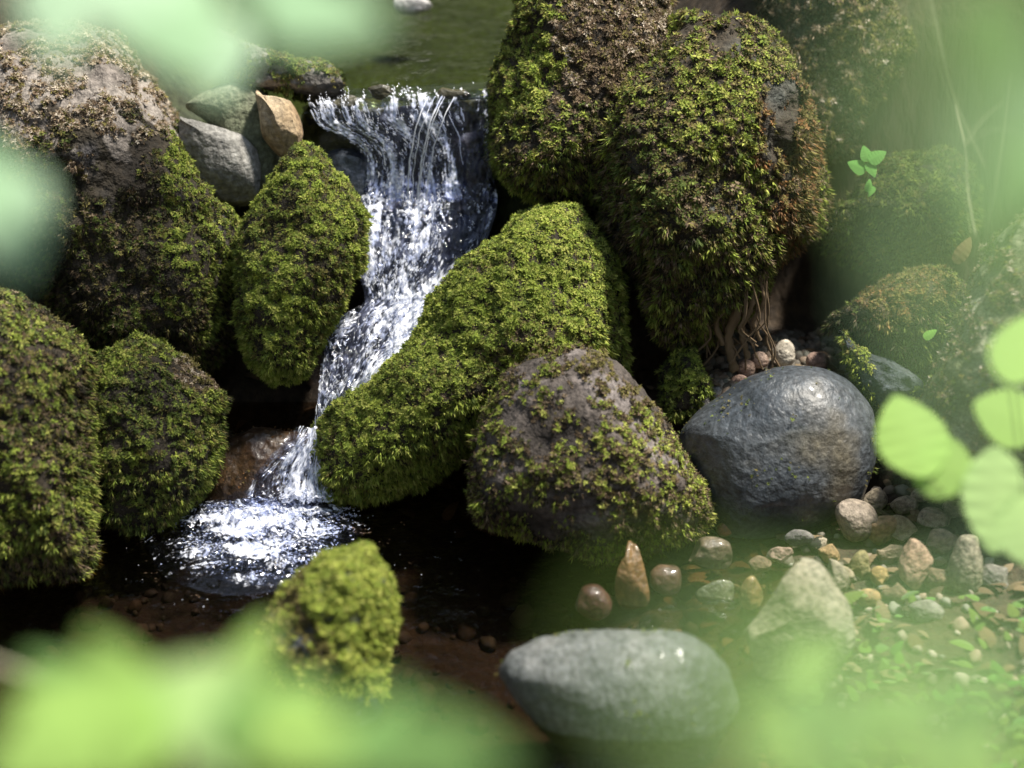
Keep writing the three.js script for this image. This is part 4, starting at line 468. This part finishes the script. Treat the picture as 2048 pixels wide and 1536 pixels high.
spray('leafy_shrub', 'blurred lime leaves filling the bottom left corner', DATA.L.bottomLeft, [-0.35, 0.3, 2.5], [limeA, limeA, limeC, limeA, limeB], stemMat);
spray('leafy_shrub', 'blurred olive-lime leaves at the bottom edge centre', DATA.L.bottomMid, [-0.02, 0.3, 2.6], [limeB], stemMat);
spray('leafy_shrub', 'blurred green leaves filling the bottom right corner', DATA.L.bottomRight, [0.3, 0.3, 2.9], [limeA, limeB, limeB], stemMat);
{
  const s = DATA.pt.seed, t = thing('seedling', 'small bright green seedling sprouting from the dark mossy boulder', 'plant', s), gm = leafMat(0.2, 0.5, 0.1);
  part('stem', tube([[0, -0.02, 0], [0.004, 0.03, 0.012], [0, 0.075, 0.02]], 0.0016), stemMat, t);
  [[-0.022, 0.068, 0.024, 0.042, 0.032, 65], [0.02, 0.088, 0.02, 0.042, 0.03, -60], [-0.004, 0.092, 0.014, 0.036, 0.026, 15], [0.008, 0.064, 0.032, 0.036, 0.024, 200], [0.006, 0.024, 0.02, 0.03, 0.016, -10], [0.012, 0.01, 0.02, 0.026, 0.013, 150]].forEach(([x, y, z, L, w, a]) => { const m = part('leaf', leafGeometry(L, w, { tooth: 0.02 }), gm, t); m.position.set(x, y, z); m.rotation.set(-0.7, 0, a * Math.PI / 180); });
}
{
  const t = thing('hanging_roots', 'brown root strands hanging under the overhanging boulder', 'roots', DATA.pt.hang), r = rng(91), rm = new THREE.MeshStandardMaterial({ color: rgb(0.16, 0.11, 0.06), roughness: 0.9 });
  for (const [x, l, w] of [[-0.005, 0.16, 0.009], [0.022, 0.13, 0.006], [-0.03, 0.1, 0.006], [0.045, 0.09, 0.004]]) {
    const g = tube([[x, 0.06, -0.01], [x + 0.012, 0, 0.01], [x - 0.006, -l * 0.5, 0.004], [x + 0.01, -l, 0]], w, 50), p = g.attributes.position;
    for (let i = 0; i < p.count; i++) { const k = w * 0.9; p.setXYZ(i, p.getX(i) + k * fbm(p.getX(i) * 90, p.getY(i) * 70, p.getZ(i) * 90, 3), p.getY(i), p.getZ(i) + k * fbm(p.getX(i) * 90 + 9, p.getY(i) * 70, p.getZ(i) * 90, 3)); }
    g.computeVertexNormals(); part('root', g, rm, t);
  }
  for (let i = 0; i < 16; i++) { const x = (r() - 0.5) * 0.13, l = 0.08 + 0.12 * r(), z = (r() - 0.5) * 0.05; part('root', tube([[x, 0.05, z], [x + (r() - 0.5) * 0.04, -l * 0.25, z + 0.01], [x + (r() - 0.5) * 0.05, -l * 0.6, z + 0.005], [x + (r() - 0.5) * 0.08, -l, z]], 0.0012 + 0.0016 * r(), 12), rm, t); }
}

{
  // low leafy cover between the stones of the right bank
  const r = rng(313), g = leafGeometry(0.03, 0.02, { tooth: 0.04, bend: 0.25 }), list = [], e = new THREE.Euler(), q = new THREE.Quaternion();
  for (let i = 0; i < 650; i++) { const x = 0.45 + 0.75 * r(), z = 0.36 + 0.75 * r(); if (fbm(x * 6, 8, z * 6, 2) + (z - 0.5) * 0.6 < 0.0) continue; e.set(-1.2 + (r() - 0.5) * 1.2, r() * 6.3, 0, 'YXZ'); const s = 0.5 + 1.6 * r() * r(); list.push({ m: new THREE.Matrix4().compose(V(x, groundY(x, z) + 0.01 + 0.035 * r(), z), q.setFromEuler(e), V(s, s, s)), c: rgb(0.7 + 0.5 * r(), 0.8 + 0.4 * r(), 0.8) }); }
  const t = instances('ground_cover', g, leafMat(0.12, 0.23, 0.04), list, scene); t.userData = { kind: 'stuff', label: 'low green leaves growing over the near right bank', category: 'ground cover' };
}
{
  const r = rng(717), g = leafGeometry(0.045, 0.024, { tooth: 0.02, bend: 0.5 }), list = [], e = new THREE.Euler(), q = new THREE.Quaternion(), tones = [[0.11, 0.07, 0.04], [0.16, 0.11, 0.06], [0.07, 0.045, 0.028], [0.2, 0.15, 0.09]];
  for (let i = 0; i < 560; i++) { const a = i < 340, x = a ? -1.05 + 2.05 * r() : 0.3 + 0.75 * r(), z = a ? -0.5 + 0.4 * r() : -0.2 + 0.8 * r(), s = 0.5 + 0.8 * r(), c = tones[Math.floor(r() * 4)]; e.set(-1.5 + (r() - 0.5) * 0.9, r() * 6.3, r() * 0.6, 'YXZ'); list.push({ m: new THREE.Matrix4().compose(V(x, groundY(x, z) + 0.008, z), q.setFromEuler(e), V(s, s, s)), c: rgb(...c) }); }
  const t = instances('leaf_litter', g, leafMat(1, 1, 1, 0.15), list, scene); t.userData = { kind: 'stuff', label: 'brown dead leaves caught between the rocks', category: 'leaf litter' };
}
const twigMat = new THREE.MeshStandardMaterial({ color: rgb(0.42, 0.4, 0.26), roughness: 0.9 });
for (const [label, w] of DATA.twigs) { const o = w[0][0], t = thing('dry_twig', label, 'twig', o); w.forEach((line) => part('stalk', tube(line.map((p) => p.map((k, c) => k - o[c])), label.includes('stem') ? 0.003 : 0.0016), twigMat, t)); }
{
  const t = thing('fallen_leaf', 'single small bright green leaf on the dark rock at the right', 'leaf', DATA.pt.leafA); const m = part('blade', leafGeometry(0.032, 0.018, { tooth: 0.03 }), leafMat(0.25, 0.55, 0.08), t); m.rotation.set(-0.6, 0, -1.0);
  const u = thing('fallen_leaf', 'curled brown dead leaf lodged above the lichen-streaked boulder', 'leaf', DATA.pt.leafB); const k = part('blade', leafGeometry(0.07, 0.03, { tooth: 0.02, bend: 0.7 }), leafMat(0.14, 0.085, 0.04, 0.2), u); k.rotation.set(-0.7, 0.3, -0.6);
}

// ---------- wood behind and around the stream: it is what the dark water mirrors ----------
{
  const bark = new THREE.MeshStandardMaterial({ color: rgb(0.06, 0.045, 0.03), roughness: 0.95 }), canopy = leafMat(0.06, 0.12, 0.025, 0.35), lg = leafGeometry(0.26, 0.16, { bend: 0.3 });
  const spots = [[-6.5, -9, 9, 'leftmost tree on the slope behind the stream'], [-3, -7.5, 8, 'tree on the slope behind the left boulder'], [0.4, -9.5, 10, 'tree on the slope straight behind the waterfall'], [3.4, -7.2, 8.5, 'tree on the slope behind the right boulders'], [7, -8.5, 9, 'rightmost tree on the slope behind the stream'], [-7.5, -2.5, 9, 'tree beside the stream out on the left'], [8.2, -2, 9, 'tree beside the stream out on the right'], [-6, 7.5, 9, 'tree on the near bank, left of the viewpoint'], [-2.2, 9, 10, 'tree on the near bank, just left behind the viewpoint'], [2.4, 9, 10, 'tree on the near bank, just right behind the viewpoint'], [6.4, 7, 9, 'tree on the near bank, right of the viewpoint'], [-8, 2.5, 9, 'tree on the left bank behind the added alder'], [8.5, 2.6, 9, 'tree on the right bank level with the viewpoint']];
  spots.forEach(([x, z, h, label], k) => {
    const r = rng(900 + k), y = groundY(x, z) - 0.1, t = thing('broadleaf_tree', label, 'tree', [x, y, z], 'trees around the stream');
    part('trunk', mergeGeometries([tube([[0, 0, 0], [0.1, h * 0.3, 0.05], [-0.05, h * 0.62, 0], [0.05, h * 0.9, 0.05]], 0.16), ...Array.from({ length: 6 }, (_, i) => { const a = i * 1.05 + k, b = h * (0.3 + 0.08 * i); return tube([[0, b, 0], [Math.cos(a) * 0.9, b + 0.5, Math.sin(a) * 0.9], [Math.cos(a) * 1.9, b + 0.8, Math.sin(a) * 1.9]], 0.05, 10); })]), bark, t);
    const list = [], q = new THREE.Quaternion(), e = new THREE.Euler();
    for (let i = 0; i < 60; i++) { const a = r() * 6.283, b = h * (0.12 + 0.85 * r()), R = (1.1 + 1.5 * Math.sin(Math.PI * Math.min(1, b / h))) * Math.sqrt(r()), cx = Math.cos(a) * R, cz = Math.sin(a) * R;
      for (let j = 0; j < 60; j++) { e.set(r() * 6, r() * 6, r() * 6); const s = 0.8 + 0.8 * r(); list.push({ m: new THREE.Matrix4().compose(V(cx + (r() + r() - 1) * 0.8, b + (r() + r() - 1) * 0.5, cz + (r() + r() - 1) * 0.8), q.setFromEuler(e), V(s, s, s)), c: rgb(0.6 + 0.8 * r(), 0.7 + 0.6 * r(), 0.7) }); } }
    instances('crown', lg, canopy, list, t);
  });
}
{
  // unseen alder added to shade chosen rocks, its leaf clumps set along sun rays
  const r = rng(4242), root = [-2.5, groundY(-2.5, 0.5) - 0.1, 0.5], t = thing('added_alder_tree', 'added unseen alder on the left bank whose bough shades the rocks', 'tree', root), rel = (p) => V(p[0] - root[0], p[1] - root[1], p[2] - root[2]).toArray();
  const bark = new THREE.MeshStandardMaterial({ color: rgb(0.07, 0.055, 0.04), roughness: 0.95 }), list = [], q = new THREE.Quaternion(), e = new THREE.Euler(), limbs = [tube([[0, 0, 0], [0.1, 1.4, 0], [-0.05, 3, -0.1], [0.1, 4.6, -0.2]], 0.11), tube([[0, 2.3, 0], [0.9, 2.75, -0.2], [2.0, 3.1, -0.5], [3.3, 3.35, -0.7]], 0.035)];
  const shaded = [[-0.72, 0.18, 0.0, 0.2, 34], [-0.8, 0.35, -0.25, 0.16, 26], [-0.25, 0.08, -0.05, 0.15, 20], [-0.12, 0.05, 0.25, 0.22, 26], [0.85, 0.4, -0.5, 0.16, 18], [-0.5, 0.2, -0.2, 0.1, 10]];
  for (const [x, y, z, R, n] of shaded) {
    const k = (3.3 + 0.5 * r() - y) / sunDir.y, c = [x + sunDir.x * k, y + sunDir.y * k, z + sunDir.z * k];
    limbs.push(tube([rel([c[0] - 0.5, c[1] - 0.12, c[2] + 0.1]), rel([c[0] - 0.2, c[1], c[2]]), rel(c)], 0.008, 8));
    for (let i = 0; i < n; i++) { e.set(r() * 6, r() * 6, r() * 6); const s = 0.3 + 0.25 * r(); list.push({ m: new THREE.Matrix4().compose(V(...rel([c[0] + (r() + r() - 1) * R * 1.3, c[1] + (r() - 0.5) * 0.3, c[2] + (r() + r() - 1) * R * 1.3])), q.setFromEuler(e), V(s, s, s)) }); }
  }
  for (let i = 0; i < 700; i++) { e.set(r() * 6, r() * 6, r() * 6); const a = r() * 6.283, R = 1.1 * Math.sqrt(r()); list.push({ m: new THREE.Matrix4().compose(V(Math.cos(a) * R - 0.4, 3 + 2.2 * r(), Math.sin(a) * R), q.setFromEuler(e), V(0.6, 0.6, 0.6)) }); }
  part('trunk', mergeGeometries(limbs), bark, t);
  instances('crown', leafGeometry(0.26, 0.18, { bend: 0.3 }), leafMat(0.08, 0.16, 0.03, 0.35), list, t);
}
renderer.render(scene, camera);
